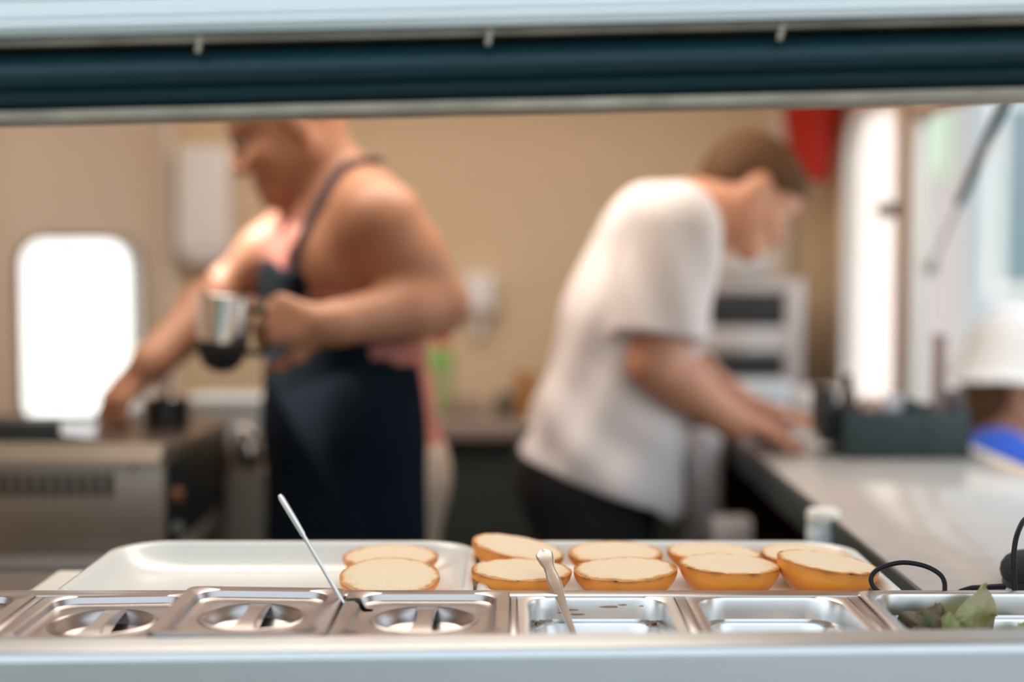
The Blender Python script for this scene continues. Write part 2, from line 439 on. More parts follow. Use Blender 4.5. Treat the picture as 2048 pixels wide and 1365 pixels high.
def lid_handle_bm():
    # bridge across the dish, front to back, with folded down sides
    bm = BM(); rings = []
    for k in range(15):
        s = -1 + 2 * k / 14; y = s * .0450
        w = .0075 + .0035 * abs(s) ** 2; zt_ = -.0045 - .0020 * abs(s) ** 4
        dz = .0105 * (1 - abs(s) ** 1.2) + .002
        rings.append([(-w, y, zt_ - .001), (-w + .0015, y, zt_), (w - .0015, y, zt_), (w, y, zt_ - .001), (w - .0005, y, zt_ - dz), (w - .0035, y, zt_ - dz), (-w + .0035, y, zt_ - dz), (-w + .0005, y, zt_ - dz)])
    loft(bm, rings, True, True); return bm

def make_lid(label, x, z, rot=(0, 0, 0), hx=.0775, notch=False):
    t = thing('pan_lid', label, 'pan lid', (x, 1.2985, z), rot, 'steel lids on the prep rail')
    bm = lid_bm(hx); lid_close(bm)
    bmesh.ops.recalc_face_normals(bm, faces=bm.faces[:])
    if notch:
        cb = BM()
        pts = [(-.083, .0530), (-.0620, .0515), (-.0590, .0450), (-.0560, .0425), (-.0510, .0415), (-.0515, .0325), (-.0590, .0305), (-.0675, .0345), (-.0690, .0405), (-.083, .0410)]
        loft(cb, [[(x_, y_, q) for x_, y_ in pts] for q in (-.03, .02)], True, True)
        bmesh.ops.recalc_face_normals(cb, faces=cb.faces[:])
        m1 = bpy.data.meshes.new('tmp_lid'); bm.to_mesh(m1); m2 = bpy.data.meshes.new('tmp_cut'); cb.to_mesh(m2); cb.free()
        o1 = bpy.data.objects.new('tmp_lid', m1); o2 = bpy.data.objects.new('tmp_cut', m2); C.objects.link(o1); C.objects.link(o2)
        md = o1.modifiers.new('cut', 'BOOLEAN'); md.object = o2; md.operation = 'DIFFERENCE'; md.solver = 'EXACT'
        bpy.context.view_layer.update(); dg = bpy.context.evaluated_depsgraph_get(); me = bpy.data.meshes.new_from_object(o1.evaluated_get(dg))
        bpy.data.objects.remove(o1); bpy.data.objects.remove(o2)
        if len(me.polygons) > 50:
            bm.free(); bm = BM(); bm.from_mesh(me)
    obj('lid', bm, M['steel_lid'], t, angle=28, fix=not notch)
    obj('handle', lid_handle_bm(), M['steel_lid'], t, angle=30)
    return t
make_lid('steel lid cut off by the left edge of the view, at the row end', -.5435, ZR + .0003)
make_lid('steel lid tucked partly under its tilted neighbour, second along from the left end', -.3795, ZR + .0000, (0, math.radians(-.9), 0))
make_lid('steel lid lying raised and tilted over the lid on its left', -.2405, ZR + .0055, (math.radians(.25), math.radians(.8), 0), hx=.0775)
make_lid('steel lid with a dark spoon notch where the thin rod stands', -.0812, ZR + .0028, hx=.0790, notch=True)

def make_pan(label, x, hx, hy, z, yc=1.2985, depth=.10, lipr=.02, name='food_pan', m='steel_pan'):
    n = 10
    t = tag(obj(name, _pan(hx, hy, depth, lipr, n), M[m], loc=(x, yc, z), angle=32), label, 'food pan', 'open steel food pans')
    return t
def _pan(hx, hy, depth, r, n):
    bm = BM()
    fl = .0105
    R = [rrect(hx, hy, .010, -.003, n), rrect(hx, hy, .010, -.0008, n), rrect(hx - .001, hy - .001, .009, 0, n), rrect(hx - fl + .002, hy - fl + .002, r + .002, .0001, n),
         rrect(hx - fl, hy - fl, r, -.0010, n), rrect(hx - fl - .001, hy - fl - .001, r, -.004, n), rrect(hx - fl - .002, hy - fl - .002, r, -.0215, n),
         rrect(hx - fl - .0035, hy - fl - .0035, r, -.0235, n), rrect(hx - fl - .0065, hy - fl - .0065, r, -.0245, n), rrect(hx - fl - .0075, hy - fl - .0075, r, -.0265, n),
         rrect(hx - fl - .011, hy - fl - .011, r, -depth + .012, n), rrect(hx - fl - .015, hy - fl - .015, r, -depth + .003, n), rrect(hx - fl - .024, hy - fl - .024, r, -depth, n)]
    t = .001
    Bt = [[(x, y, z - t) for x, y, z in q] for q in reversed(R[3:])]
    rings = R + Bt + [rrect(hx - .001, hy - .001, .009, -.003, n), R[0]]
    vs = [[bm.verts.new(p) for p in q] for q in R]
    k = len(R[0])
    for a, b in zip(vs[:-1], vs[1:]):
        for i in range(k): bm.faces.new((a[i], a[(i + 1) % k], b[(i + 1) % k], b[i]))
    bm.faces.new(vs[-1])
    vb = [[bm.verts.new(p) for p in q] for q in Bt] + [[bm.verts.new(p) for p in rrect(hx - .001, hy - .001, .009, -.003, n)]]
    bm.faces.new(vb[0])
    for a, b in zip(vb[:-1], vb[1:]):
        for i in range(k): bm.faces.new((a[i], a[(i + 1) % k], b[(i + 1) % k], b[i]))
    for i in range(k): bm.faces.new((vb[-1][i], vb[-1][(i + 1) % k], vs[0][(i + 1) % k], vs[0][i]))
    return bm
make_pan('open steel pan with a spoon standing in it and sauce smears', .0815, .0765, .086, ZR - .0015, lipr=.026)
make_pan('open empty steel pan between the spoon pan and the lettuce pan', .2485, .0790, .086, ZR - .0015, lipr=.030)
make_pan('wide steel pan holding lettuce at the right end of the rail', .4925, .1530, .086, ZR + .0022, lipr=.028, depth=.11)
# smears and crumbs of sauce on the back wall of the spoon pan
def smear(bm, cx, cz, w, h, y, seed):
    pts = []
    for k in range(18):
        a = 2 * PI * k / 18; r = 1 + .45 * noise.noise(Vector((math.cos(a) * 1.4, math.sin(a) * 1.4, seed)))
        pts.append((cx + w * r * math.cos(a), y, cz + h * r * math.sin(a)))
    loft(bm, [pts, [(x, yy - .0004, z) for x, yy, z in pts]], True, True)
fp = bpy.data.objects['food_pan']
for i, (cx, cz, w, h) in enumerate(((.096, -.0095, .010, .0010), (.108, -.0075, .005, .0007), (.056, -.0125, .011, .0007), (.050, -.0155, .006, .0006), (.064, -.0170, .007, .0010), (.128, -.0085, .004, .0006))):
    bm = BM(); smear(bm, cx - .0815, cz, w, h, .0733, i * 3.1); obj('sauce_smear', bm, M['smear'], fp)
bm = BM()
for i in range(16):
    x = random.choice((-.058, .055)) + random.uniform(-.008, .008); y = .062 + random.uniform(-.006, .004); z = -.0235 + random.uniform(0, .004)
    bmesh.ops.create_icosphere(bm, subdivisions=1, radius=random.uniform(.0008, .002), matrix=Matrix.Translation((x, y, z)))
o = obj('crumbs', bm, M['smear'], fp); o['kind'] = 'stuff'

# dark block added under the notched lid to darken its opening
bm = BM(); R_ = [rrect(.050, .055, .02, -.10, 8), rrect(.062, .068, .02, -.030, 8), rrect(.060, .066, .02, -.0295, 8)]; loft(bm, R_, True, True); o = obj('notch_fill', bm, M['sauce'], loc=(-.081, 1.2985, ZR)); tag(o, 'dark block added under the notched steel lid to darken the notch', 'sauce')

# thin rod standing in the notch
a = at(690, 1213, 1.3405); b = at(559, 990, 1.353)
t = thing('ladle', 'thin steel ladle handle standing slanted out of the notched lid', 'ladle', a)
d = b - a; low = -d * .35
bm = BM(); tube(bm, [low, d * .0, d * .3, d * .60, d * .625, d * .645, d * .80, d * .97, d * 1.0], [(.0019, .0013), (.0019, .0013), (.0020, .0014), (.0021, .0015), (.0018, .0015), (.0025, .0017), (.0029, .0019), (.0031, .0020), (.0020, .0014)], 14, up=(0, -1, 0))
obj('handle', bm, M['cutlery'], t)
bm = BM(); lathe(bm, [(.002, -.010), (.012, -.008), (.017, 0), (.016, .0005), (.011, -.0065), (.001, -.0085)], 20, c=low)
obj('bowl', bm, M['cutlery'], t)

# spoon in the open pan
s0 = at(1085, 1101, 1.434); s1 = at(1153, 1284, 1.322)
t = thing('spoon', 'steel spoon with a wavy handle leaning in the open pan before the buns', 'spoon', s1)
dv = s0 - s1
wid = [(-.55, .0035), (-.3, .0026), (0, .0024), (.15, .0028), (.30, .0036), (.45, .0043), (.55, .0055), (.62, .0062), (.68, .0060), (.74, .0050), (.80, .0050), (.86, .0068), (.92, .0078), (.96, .0076), (.985, .0058), (1.0, .0022)]
bm = BM(); tube(bm, [dv * k for k, w in wid], [(w * 1.12, .0013 + (.0008 if .5 < k < .95 else 0)) for k, w in wid], 16, up=(0, -1, .5))
obj('handle', bm, M['cutlery'], t)
bm = BM(); rings = []
ax = dv.normalized(); sx = Vector((1, 0, 0)); sx = (sx - ax * sx.dot(ax)).normalized(); nx_ = ax.cross(sx)
for k in range(9):
    f = k / 8; w = .013 * math.sin(PI * min(.98, max(.04, f))) ** .6
    c0 = dv * -.53 - ax * (.035 * f)
    rings.append([c0 + sx * (w * math.cos(q)) + nx_ * (.0012 * math.sin(q) + .004 * math.cos(q) ** 2) for q in [2 * PI * j / 12 for j in range(12)]])
loft(bm, rings, True, True); obj('bowl', bm, M['cutlery'], t)

# ================================================================== WORKTOP, BOARD, TRAYS
bm = BM(); box(bm, (-.72, 1.3975, .870), (.425, 1.72, .892), .003); box(bm, (-.70, 1.41, 0), (.41, 1.70, .8695), .003)
tag(obj('worktop', bm, M['steel']), 'steel worktop behind the prep rail carrying the white trays', 'worktop')
bm = BM(); box(bm, (-.532, 1.415, .8925), (.40, 1.648, .911), .003)
tag(obj('cutting_board', bm, M['board']), 'white plastic board under the two trays with one end sticking out at the left', 'cutting board')

def rrect4(hx, hy, rs, z, n):
    out = []
    for i, (sx, sy) in enumerate(((1, 1), (-1, 1), (-1, -1), (1, -1))):
        r = rs[i]
        for k in range(n + 1):
            a = i * PI / 2 + k / n * PI / 2
            out.append((sx * (hx - r) + r * math.cos(a), sy * (hy - r) + r * math.sin(a), z))
    return out
def tray_bm(hx, hy, r, dep=.0325):
    rf = .30                                                # the near corners are tighter than the far ones
    def rrect(hx_, hy_, r_, z, n_): return rrect4(hx_, hy_, (r_, r_, r_ * rf, r_ * rf), z, n_)
    n = 14
    R = [rrect(hx - .070, hy - .062, r * .5, .004, n), rrect(hx - .050, hy - .045, r * .6, .0052, n), rrect(hx - .034, hy - .032, r * .75, .0105, n), rrect(hx - .022, hy - .022, r * .85, .0185, n), rrect(hx - .0145, hy - .0145, r * .9, dep - .005, n), rrect(hx - .011, hy - .011, r * .93, dep - .001, n),
         rrect(hx - .007, hy - .007, r * .96, dep, n), rrect(hx - .002, hy - .002, r, dep - .001, n), rrect(hx, hy, r, dep - .004, n), rrect(hx - .003, hy - .003, r * .97, dep - .006, n), rrect(hx - .012, hy - .012, r * .9, dep - .012, n), rrect(hx - .026, hy - .026, r * .7, .001, n), rrect(hx - .032, hy - .032, r * .6, 0, n)]
    bm = BM(); loft(bm, R, True, True); return bm
ZT = .9118
ta = tag(obj('serving_tray', tray_bm(.2105, .1310, .062), M['tray'], loc=(-.2500, 1.530, ZT), angle=50), 'white tray on the left, mostly empty, with just two bun halves', 'tray', 'white trays of buns')
tb = tag(obj('serving_tray', tray_bm(.2150, .1310, .062), M['tray'], loc=(.1790, 1.530, ZT), angle=50), 'white tray on the right filled with two rows of bun halves', 'tray', 'white trays of buns')

# ------------------------------------------------------------------ buns
RB = .0525
def bun_mats():
    m = mat('bun_crust', (.6, .3, .1), .42); n = m.node_tree.nodes; l = m.node_tree.links; b = n['Principled BSDF']
    tc = n.new('ShaderNodeTexCoord'); sp = n.new('ShaderNodeSeparateXYZ'); l.new(tc.outputs['Object'], sp.inputs[0])
    nz = n.new('ShaderNodeTexNoise'); nz.inputs['Scale'].default_value = 38; nz.inputs['Detail'].default_value = 5; l.new(tc.outputs['Object'], nz.inputs['Vector'])
    ad = n.new('ShaderNodeMath'); ad.operation = 'MULTIPLY_ADD'; ad.inputs[1].default_value = .016; l.new(nz.outputs['Fac'], ad.inputs[0]); l.new(sp.outputs['Z'], ad.inputs[2])
    mr = n.new('ShaderNodeMapRange'); mr.inputs['From Min'].default_value = -.026; mr.inputs['From Max'].default_value = .010; l.new(ad.outputs[0], mr.inputs['Value'])
    r = n.new('ShaderNodeValToRGB'); cr = r.color_ramp
    cr.elements[0].position = 0; cr.elements[0].color = (.74, .22, .03, 1); cr.elements[1].position = 1; cr.elements[1].color = (.26, .085, .018, 1)
    for p_, c_ in ((.35, (.90, .31, .045)), (.62, (.94, .37, .06)), (.86, (.76, .26, .04))):
        e_ = cr.elements.new(p_); e_.color = (*c_, 1)
    l.new(mr.outputs[0], r.inputs[0])
    bn = n.new('ShaderNodeTexNoise'); bn.inputs['Scale'].default_value = 95; bn.inputs['Detail'].default_value = 3; l.new(tc.outputs['Object'], bn.inputs['Vector'])
    zr = n.new('ShaderNodeMapRange'); zr.inputs['From Min'].default_value = -.006; zr.inputs['From Max'].default_value = .0; l.new(sp.outputs['Z'], zr.inputs['Value'])
    bm_ = n.new('ShaderNodeMath'); bm_.operation = 'MULTIPLY'; l.new(zr.outputs[0], bm_.inputs[0]); l.new(bn.outputs['Fac'], bm_.inputs[1])
    br = n.new('ShaderNodeValToRGB'); br.color_ramp.elements[0].position = .56; br.color_ramp.elements[0].color = (0, 0, 0, 1); br.color_ramp.elements[1].position = .64; br.color_ramp.elements[1].color = (.9, .9, .9, 1); l.new(bm_.outputs[0], br.inputs[0])
    bx_ = n.new('ShaderNodeMix'); bx_.data_type = 'RGBA'; bx_.inputs['B'].default_value = (.04, .015, .006, 1); l.new(br.outputs[0], bx_.inputs['Factor']); l.new(r.outputs[0], bx_.inputs['A']); l.new(bx_.outputs['Result'], b.inputs['Base Color'])
    bp = n.new('ShaderNodeBump'); bp.inputs['Strength'].default_value = .25; bp.inputs['Distance'].default_value = .002; l.new(nz.outputs['Fac'], bp.inputs['Height']); l.new(bp.outputs[0], b.inputs['Normal'])
    m2 = mat('bun_crumb', (.8, .6, .4), .8); n = m2.node_tree.nodes; l = m2.node_tree.links; b = n['Principled BSDF']
    tc = n.new('ShaderNodeTexCoord'); ml = n.new('ShaderNodeVectorMath'); ml.operation = 'MULTIPLY'; ml.inputs[1].default_value = (1, 1, 0); l.new(tc.outputs['Object'], ml.inputs[0])
    ln = n.new('ShaderNodeVectorMath'); ln.operation = 'LENGTH'; l.new(ml.outputs[0], ln.inputs[0])
    nz = n.new('ShaderNodeTexNoise'); nz.inputs['Scale'].default_value = 70; nz.inputs['Detail'].default_value = 6; l.new(tc.outputs['Object'], nz.inputs['Vector'])
    ad = n.new('ShaderNodeMath'); ad.operation = 'MULTIPLY_ADD'; ad.inputs[1].default_value = .012; l.new(nz.outputs['Fac'], ad.inputs[0]); l.new(ln.outputs['Value'], ad.inputs[2])
    mr = n.new('ShaderNodeMapRange'); mr.inputs['From Min'].default_value = 0; mr.inputs['From Max'].default_value = RB + .008; l.new(ad.outputs[0], mr.inputs['Value'])
    r = n.new('ShaderNodeValToRGB'); cr = r.color_ramp
    cr.elements[0].position = 0; cr.elements[0].color = (.79, .645, .465, 1); cr.elements[1].position = 1; cr.elements[1].color = (.22, .07, .02, 1)
    for p_, c_ in ((.74, (.79, .64, .455)), (.87, (.80, .60, .38)), (.93, (.60, .28, .09)), (.97, (.42, .15, .04))):
        e_ = cr.elements.new(p_); e_.color = (*c_, 1)
    l.new(mr.outputs[0], r.inputs[0])
    # small toasted flecks
    vz = n.new('ShaderNodeTexNoise'); vz.inputs['Scale'].default_value = 260; vz.inputs['Detail'].default_value = 2; l.new(tc.outputs['Object'], vz.inputs['Vector'])
    r2 = n.new('ShaderNodeValToRGB'); r2.color_ramp.elements[0].position = .66; r2.color_ramp.elements[0].color = (0, 0, 0, 1); r2.color_ramp.elements[1].position = .80; r2.color_ramp.elements[1].color = (.55, .55, .55, 1)
    l.new(vz.outputs['Fac'], r2.inputs[0])
    mx = n.new('ShaderNodeMix'); mx.data_type = 'RGBA'; mx.inputs['B'].default_value = (.50, .25, .10, 1)
    l.new(r2.outputs[0], mx.inputs['Factor']); l.new(r.outputs[0], mx.inputs['A']); l.new(mx.outputs['Result'], b.inputs['Base Color'])
    bp = n.new('ShaderNodeBump'); bp.inputs['Strength'].default_value = .6; bp.inputs['Distance'].default_value = .0015; l.new(vz.outputs['Fac'], bp.inputs['Height']); l.new(bp.outputs[0], b.inputs['Normal'])
    return m, m2
MC, MF = bun_mats()

def bun(label, px, Y, z, tx=0, ty=0, seed=0, R=RB, h=None):
    h = h or (z - .9165)
    X = (px - 1024) / FPX * (Y * math.cos(PITCH) + (CAM_Z - z) * math.sin(PITCH))
    t = thing('bun_half', label, 'bun', (X, Y, z), (Euler((math.radians(tx), math.radians(ty), 0)).to_matrix() @ Matrix.Rotation(seed * 1.3, 3, 'Z')).to_euler(), 'toasted bun halves on the trays')
    n = 72; prof = []
    for k in range(15):
        f = k / 14
        r = R * (1 + .010 * math.sin(PI * min(1, f * 4))) * math.cos(f * PI / 2 * .97) ** 1.15 if k else R
        prof.append((max(r, .003), -h * math.sin(f * PI / 2) ** 1.05 if k else 0))
    prof = [(R * .955, .0002), (R * .985, .0004)] + prof
    rings = []
    for r, z_ in prof:
        ring = []
        for i in range(n):
            a_ = 2 * PI * i / n; dr = 1 + .022 * noise.noise(Vector((math.cos(a_) * 1.5, math.sin(a_) * 1.5, seed * 7.7))) + .010 * noise.noise(Vector((math.cos(a_) * 6, math.sin(a_) * 6, z_ * 60 + seed)))
            zz = z_ + (.0010 * noise.noise(Vector((math.cos(a_) * 5, math.sin(a_) * 5, seed * 3.1))) if z_ > -.02 else 0)
            ring.append((r * dr * math.cos(a_), r * dr * math.sin(a_), zz))
        rings.append(ring)
    bm = BM(); loft(bm, rings, True, True); obj('crust', bm, MC, t, angle=60)
    rings = []
    for k in range(13):
        f = 1 - k / 12; ring = []
        for i in range(n):
            a_ = 2 * PI * i / n; dr = 1 + .022 * noise.noise(Vector((math.cos(a_) * 1.5, math.sin(a_) * 1.5, seed * 7.7))) + .012 * noise.noise(Vector((math.cos(a_) * 9, math.sin(a_) * 9, seed))) * f
            x_ = R * .978 * max(f, .01) * dr * math.cos(a_); y_ = R * .978 * max(f, .01) * dr * math.sin(a_)
            zz = .0003 + .0018 * (1 - f ** 6) + .0009 * noise.noise(Vector((x_ * 90, y_ * 90, seed))) * (1 if f < .97 else 0) + .0010 * noise.noise(Vector((math.cos(a_) * 5, math.sin(a_) * 5, seed * 3.1))) * f
            ring.append((x_, y_, zz))
        rings.append(ring)
    bm = BM(); loft(bm, rings, False, True); obj('cut_face', bm, MF, t, angle=60)
    return t
bun('front bun half in the left tray, leaning over the half behind it', 780, 1.468, .9455, 9, 1, 1)
bun('rear bun half in the left tray, mostly hidden by the half before it', 781, 1.574, .9430, 3, 0, 2, R=.0530)
bun('bun half in the front row just left of the spoon tip', 1043, 1.470, .9515, 0, 1.5, 3)
bun('bun half in the front row just right of the spoon', 1250, 1.464, .9535, 1, -1.5, 4, R=.0538)
bun('bun half in the front row second from the right', 1458, 1.470, .9575, -.5, 2, 5, R=.0520)
bun('bun half at the right end of the front row, tipped down to the right', 1656, 1.468, .9600, 0, 7, 6, R=.0525)
bun('bun half in the rear row propped up steeply on its left side', 1037, 1.578, .9530, 2, 10, 7, R=.0520)
bun('bun half in the rear row behind the half right of the spoon', 1230, 1.578, .9470, 2, 0, 8, R=.0530)
bun('bun half in the rear row, third along, half hidden by the front row', 1428, 1.578, .9470, 0, 2, 9, R=.0520)
bun('darker bun half at the right end of the rear row, mostly hidden', 1613, 1.578, .9440, 2, 3, 10, R=.0510)

# ------------------------------------------------------------------ lettuce in the wide pan
def leaf_mat(name, c0, c1, c2):
    m = mat(name, c0, .45); n = m.node_tree.nodes; l = m.node_tree.links; b = n['Principled BSDF']
    tc = n.new('ShaderNodeTexCoord'); nz = n.new('ShaderNodeTexNoise'); nz.inputs['Scale'].default_value = 55; nz.inputs['Detail'].default_value = 5; l.new(tc.outputs['Object'], nz.inputs['Vector'])
    r = n.new('ShaderNodeValToRGB'); cr = r.color_ramp; cr.elements[0].position = .32; cr.elements[0].color = (*c0, 1); cr.elements[1].position = .72; cr.elements[1].color = (*c2, 1)
    e_ = cr.elements.new(.52); e_.color = (*c1, 1); l.new(nz.outputs['Fac'], r.inputs[0]); l.new(r.outputs[0], b.inputs['Base Color'])
    b.inputs['Transmission Weight'].default_value = 0
    bp = n.new('ShaderNodeBump'); bp.inputs['Strength'].default_value = .4; bp.inputs['Distance'].default_value = .002; l.new(nz.outputs['Fac'], bp.inputs['Height']); l.new(bp.outputs[0], b.inputs['Normal'])
    return m
M['leaf_pale'] = leaf_mat('pale_lettuce', (.36, .37, .15), (.56, .54, .30), (.66, .55, .42))
M['leaf_dark'] = leaf_mat('burgundy_lettuce', (.12, .14, .05), (.34, .24, .15), (.50, .30, .25))
M['leaf_green'] = leaf_mat('green_lettuce', (.22, .26, .08), (.44, .45, .19), (.58, .53, .30))
def leaf(label, m, base, tip, side, width, prof, ruffle, seed, parent=None):
    """a curled leaf between base and tip; prof gives the half width along it"""
    base, tip, side = Vector(base), Vector(tip), Vector(side).normalized()
    ax_ = tip - base; nrm = ax_.cross(side).normalized(); NU, NV = 22, 16
    bm = BM(); g = []
    for i in range(NU + 1):
        u = i / NU; j0 = u * (len(prof) - 1); k = min(int(j0), len(prof) - 2); wv = prof[k] + (prof[k + 1] - prof[k]) * (j0 - k)
        row = []
        for j in range(NV + 1):
            v = -1 + 2 * j / NV
            q = base + ax_ * u + side * (width * wv * v) + nrm * (.010 * (v * v) * wv - .012 * math.sin(u * PI) )
            q += nrm * (ruffle * abs(v) ** 2 * math.sin(u * 13 + v * 3 + seed)) + side * (ruffle * .4 * abs(v) * math.sin(u * 17 + seed * 2))
            q += ax_.normalized() * (ruffle * .7 * abs(v) ** 2 * math.sin(u * 9 + seed + v * 5))
            q += Vector((noise.noise(q * 60), noise.noise(q * 60 + Vector((5, 0, 0))), noise.noise(q * 60 + Vector((0, 7, 0))))) * .0025
            row.append(bm.verts.new(q - base))
        g.append(row)
    for i in range(NU):
        for j in range(NV): bm.faces.new((g[i][j], g[i + 1][j], g[i + 1][j + 1], g[i][j + 1]))
    r = bmesh.ops.solidify(bm, geom=bm.faces[:], thickness=.0011)
    o = obj('lettuce_leaf', bm, m, loc=base, angle=60)
    return tag(o, label, 'lettuce leaf', 'lettuce in the wide pan')
zf = ZR - .03
leaf('pale folded lettuce leaf whose pointed tip rises highest above the wide pan', M['leaf_pale'], at(1915, 1285, 1.345), at(1966, 1170, 1.345), (1, .25, .10), .034, [1.1, 1.15, 1.0, .78, .55, .30, .05], .005, 1.0)
leaf('burgundy tinged lettuce leaf left of the pale folded leaf', M['leaf_dark'], at(1850, 1290, 1.335), at(1872, 1206, 1.345), (1, -.2, -.35), .026, [1.2, 1.25, 1.1, .9, .6, .3, .1], .006, 2.2)
leaf('dark green lettuce leaf lying low at the left of the wide pan', M['leaf_dark'], at(1835, 1284, 1.33), at(1868, 1232, 1.35), (1, .4, -.3), .016, [1.0, 1.1, 1.0, .8, .5, .2], .006, 3.9)
leaf('curled green lettuce leaf tucked under the pale folded leaf', M['leaf_green'], at(1888, 1290, 1.32), at(1902, 1225, 1.325), (1, .2, .35), .018, [1.1, 1.2, 1.1, .8, .5, .1], .006, 5.1)
leaf('reddish lettuce leaf low behind the pale folded leaf', M['leaf_dark'], at(1930, 1285, 1.352), at(1952, 1236, 1.362), (1, .1, -.2), .020, [1.0, 1.1, 1.0, .9, .6, .2], .006, 6.5)
leaf('yellow green lettuce leaf at the right end of the wide pan', M['leaf_pale'], at(2062, 1300, 1.33), at(2040, 1246, 1.34), (1, .2, .1), .026, [1.0, 1.1, 1.1, .9, .5, .2], .007, 8.0)

# ------------------------------------------------------------------ cable and round speaker behind the wide pan
pts = [at(1775, 1192, 1.395), at(1752, 1180, 1.400), at(1742, 1160, 1.405), at(1752, 1142, 1.41), at(1780, 1130, 1.415), at(1812, 1126, 1.415), at(1850, 1133, 1.41), at(1878, 1148, 1.402), at(1889, 1166, 1.395), at(1889, 1194, 1.385)]
bm = BM(); tube(bm, smooth_path(pts, 6), .0024, 12)
tag(obj('cable', bm, M['rubber']), 'black cable looping up from behind the wide lettuce pan', 'cable')
sp = at(2068, 1172, 1.46)
t = thing('portable_speaker', 'black rounded speaker with a plugged lead at the right edge behind the lettuce pan', 'speaker', (sp.x + .010, 1.485, .9345))
bm = BM(); lathe(bm, [(.010, 0), (.030, .001), (.034, .006), (.0355, .012), (.0345, .019), (.030, .026), (.022, .031), (.010, .0335), (.001, .034)], 40); obj('body', bm, M['fabric_black'], t)
bm = BM(); lathe(bm, [(.030, -.004), (.033, -.002), (.033, .004)], 40); obj('base', bm, M['black'], t)
o_ = Vector((sp.x + .010, 1.485, .9345))
pp = [at(1913, 1186, 1.425), at(1922, 1182, 1.428), at(1945, 1177, 1.434), at(1980, 1175, 1.445), at(2008, 1174, 1.452)]
bm = BM(); tube(bm, [q - o_ for q in pp], [.0016, .0021, .0030, .0030, .0034], 12); obj('plug', bm, M['rubber'], t)
pp = [at(2030, 1196, 1.40), at(2028, 1150, 1.405), at(2028, 1105, 1.41), at(2036, 1065, 1.42), at(2056, 1035, 1.44), at(2100, 1030, 1.47)]
bm = BM(); tube(bm, [q for q in smooth_path([q - o_ for q in pp], 6)], .0027, 12); obj('lead', bm, M['rubber'], t)

# ================================================================== RIGHT HAND COUNTER
t = thing('side_counter', 'pale glossy counter with a dark edge running along the right side under the open hatch', 'counter', (.43, 1.30, 0))
bm = BM(); box(bm, (0, .11, .903), (XR - .43 - .002, 2.38, .930), .002); obj('countertop', bm, M['laminate'], t)
bm = BM(); box(bm, (-.004, .11, .872), (.028, 2.38, .9285), .003); obj('edge_band', bm, M['dark_edge'], t)
bm = BM(); box(bm, (.30, .11, 0), (.345, 2.38, .90), .003); box(bm, (.02, 2.30, 0), (.34, 2.36, .90)); box(bm, (.02, .45, .30), (.34, 2.34, .32)); obj('carcass', bm, M['brown'], t)
bm = BM(); box(bm, (XR - .001, 1.46, .906), (XR + .030, 2.884, .9335), .003); struct('trim_6', bm, M['frame_white'])

# black organiser with things in it
q = at(1812, 922, 2.43)
t = thing('organiser_box', 'dark green black divided tray standing on the right counter by the window', 'organiser', (q.x, 2.50, .930))
hw, hd, hg = .110, .075, .082
bm = BM()
box(bm, (-hw, -hd, 0), (hw, hd, .006), .002)
for lo, hi in (((-hw, -hd, 0), (hw, -hd + .005, hg)), ((-hw, hd - .005, 0), (hw, hd, hg)), ((-hw, -hd, 0), (-hw + .005, hd, hg)), ((hw - .005, -hd, 0), (hw, hd, hg)), ((.03, -hd, 0), (.035, hd, hg + .012))):
    box(bm, lo, hi, .0015)
obj('body', bm, M['green_black'], t)
bm = BM(); box(bm, (-hw - .030, -.03, 0), (-hw - .001, .05, .115), .006); obj('tall_compartment', bm, M['black'], t)
q1 = at(1878, 735, 2.50)
bm = BM(); box(bm, (-.0115, -.006, 0), (.0115, .006, .205), .002)
tag(obj('menu_board', bm, mat('mauve_board', (.30, .20, .19), .5), loc=(q1.x, 2.50, .936)), 'tall mauve brown board standing upright in the dark organiser box', 'board')
for i, (px, h_, c, nm) in enumerate(((1700, .12, (.10, .05, .035), 'dark brown bottle poking out of the organiser box left end'), (1745, .09, (.55, .35, .28), 'short tan packet in the organiser box'), (1790, .095, (.62, .60, .66), 'pale lilac packet in the middle of the organiser box'), (1915, .105, (.10, .07, .07), 'dark packet at the right end of the organiser box'))):
    X = (px - 1024) / FPX * 2.51
    bm = BM()
    if i == 0: lathe(bm, [(.001, 0), (.014, .001), (.014, .10), (.008, .118), (.008, .138), (.001, .140)], 16); zz = 1.0 - .07
    else: box(bm, (-.017, -.010, 0), (.017, .010, h_), .004)
    tag(obj('bottle' if i == 0 else 'packet', bm, mat('packet_%d' % i, c, .5), loc=(X, 2.515 if i else 2.51, .9305 if i == 0 else .937)), nm, 'bottle' if i == 0 else 'packet', None if i == 0 else 'packets in the organiser box')
# white paper stack by the young man's hand
for i, (dx, dy, a_, nm) in enumerate(((0, 0, .1, 'bottom white paper pad by the hand of the man in the T-shirt'), (.008, -.01, .35, 'middle white paper pad in the stack by the young man\'s hand'), (-.006, .008, -.15, 'top white paper pad in the stack by the young man\'s hand'))):
    q = at(1640, 905, 2.52)
    bm = BM(); box(bm, (-.050, -.045, 0), (.050, .045, .011), .003)
    tag(obj('paper_pad', bm, M['white'], loc=(q.x + dx + .005, 2.53 + dy, .9303 + i * .0113), rot=(0, 0, a_)), nm, 'paper pad', 'white paper pads on the right counter')
q = at(1560, 893, 2.60)
bm = BM(); box(bm, (-.045, -.03, 0), (.035, .03, .008), .003); tag(obj('phone', bm, mat('dark_screen', (.03, .03, .06), .2), loc=(q.x, 2.64, .9303), rot=(0, 0, .2)), 'flat dark card lying under the young man\'s hand', 'card')
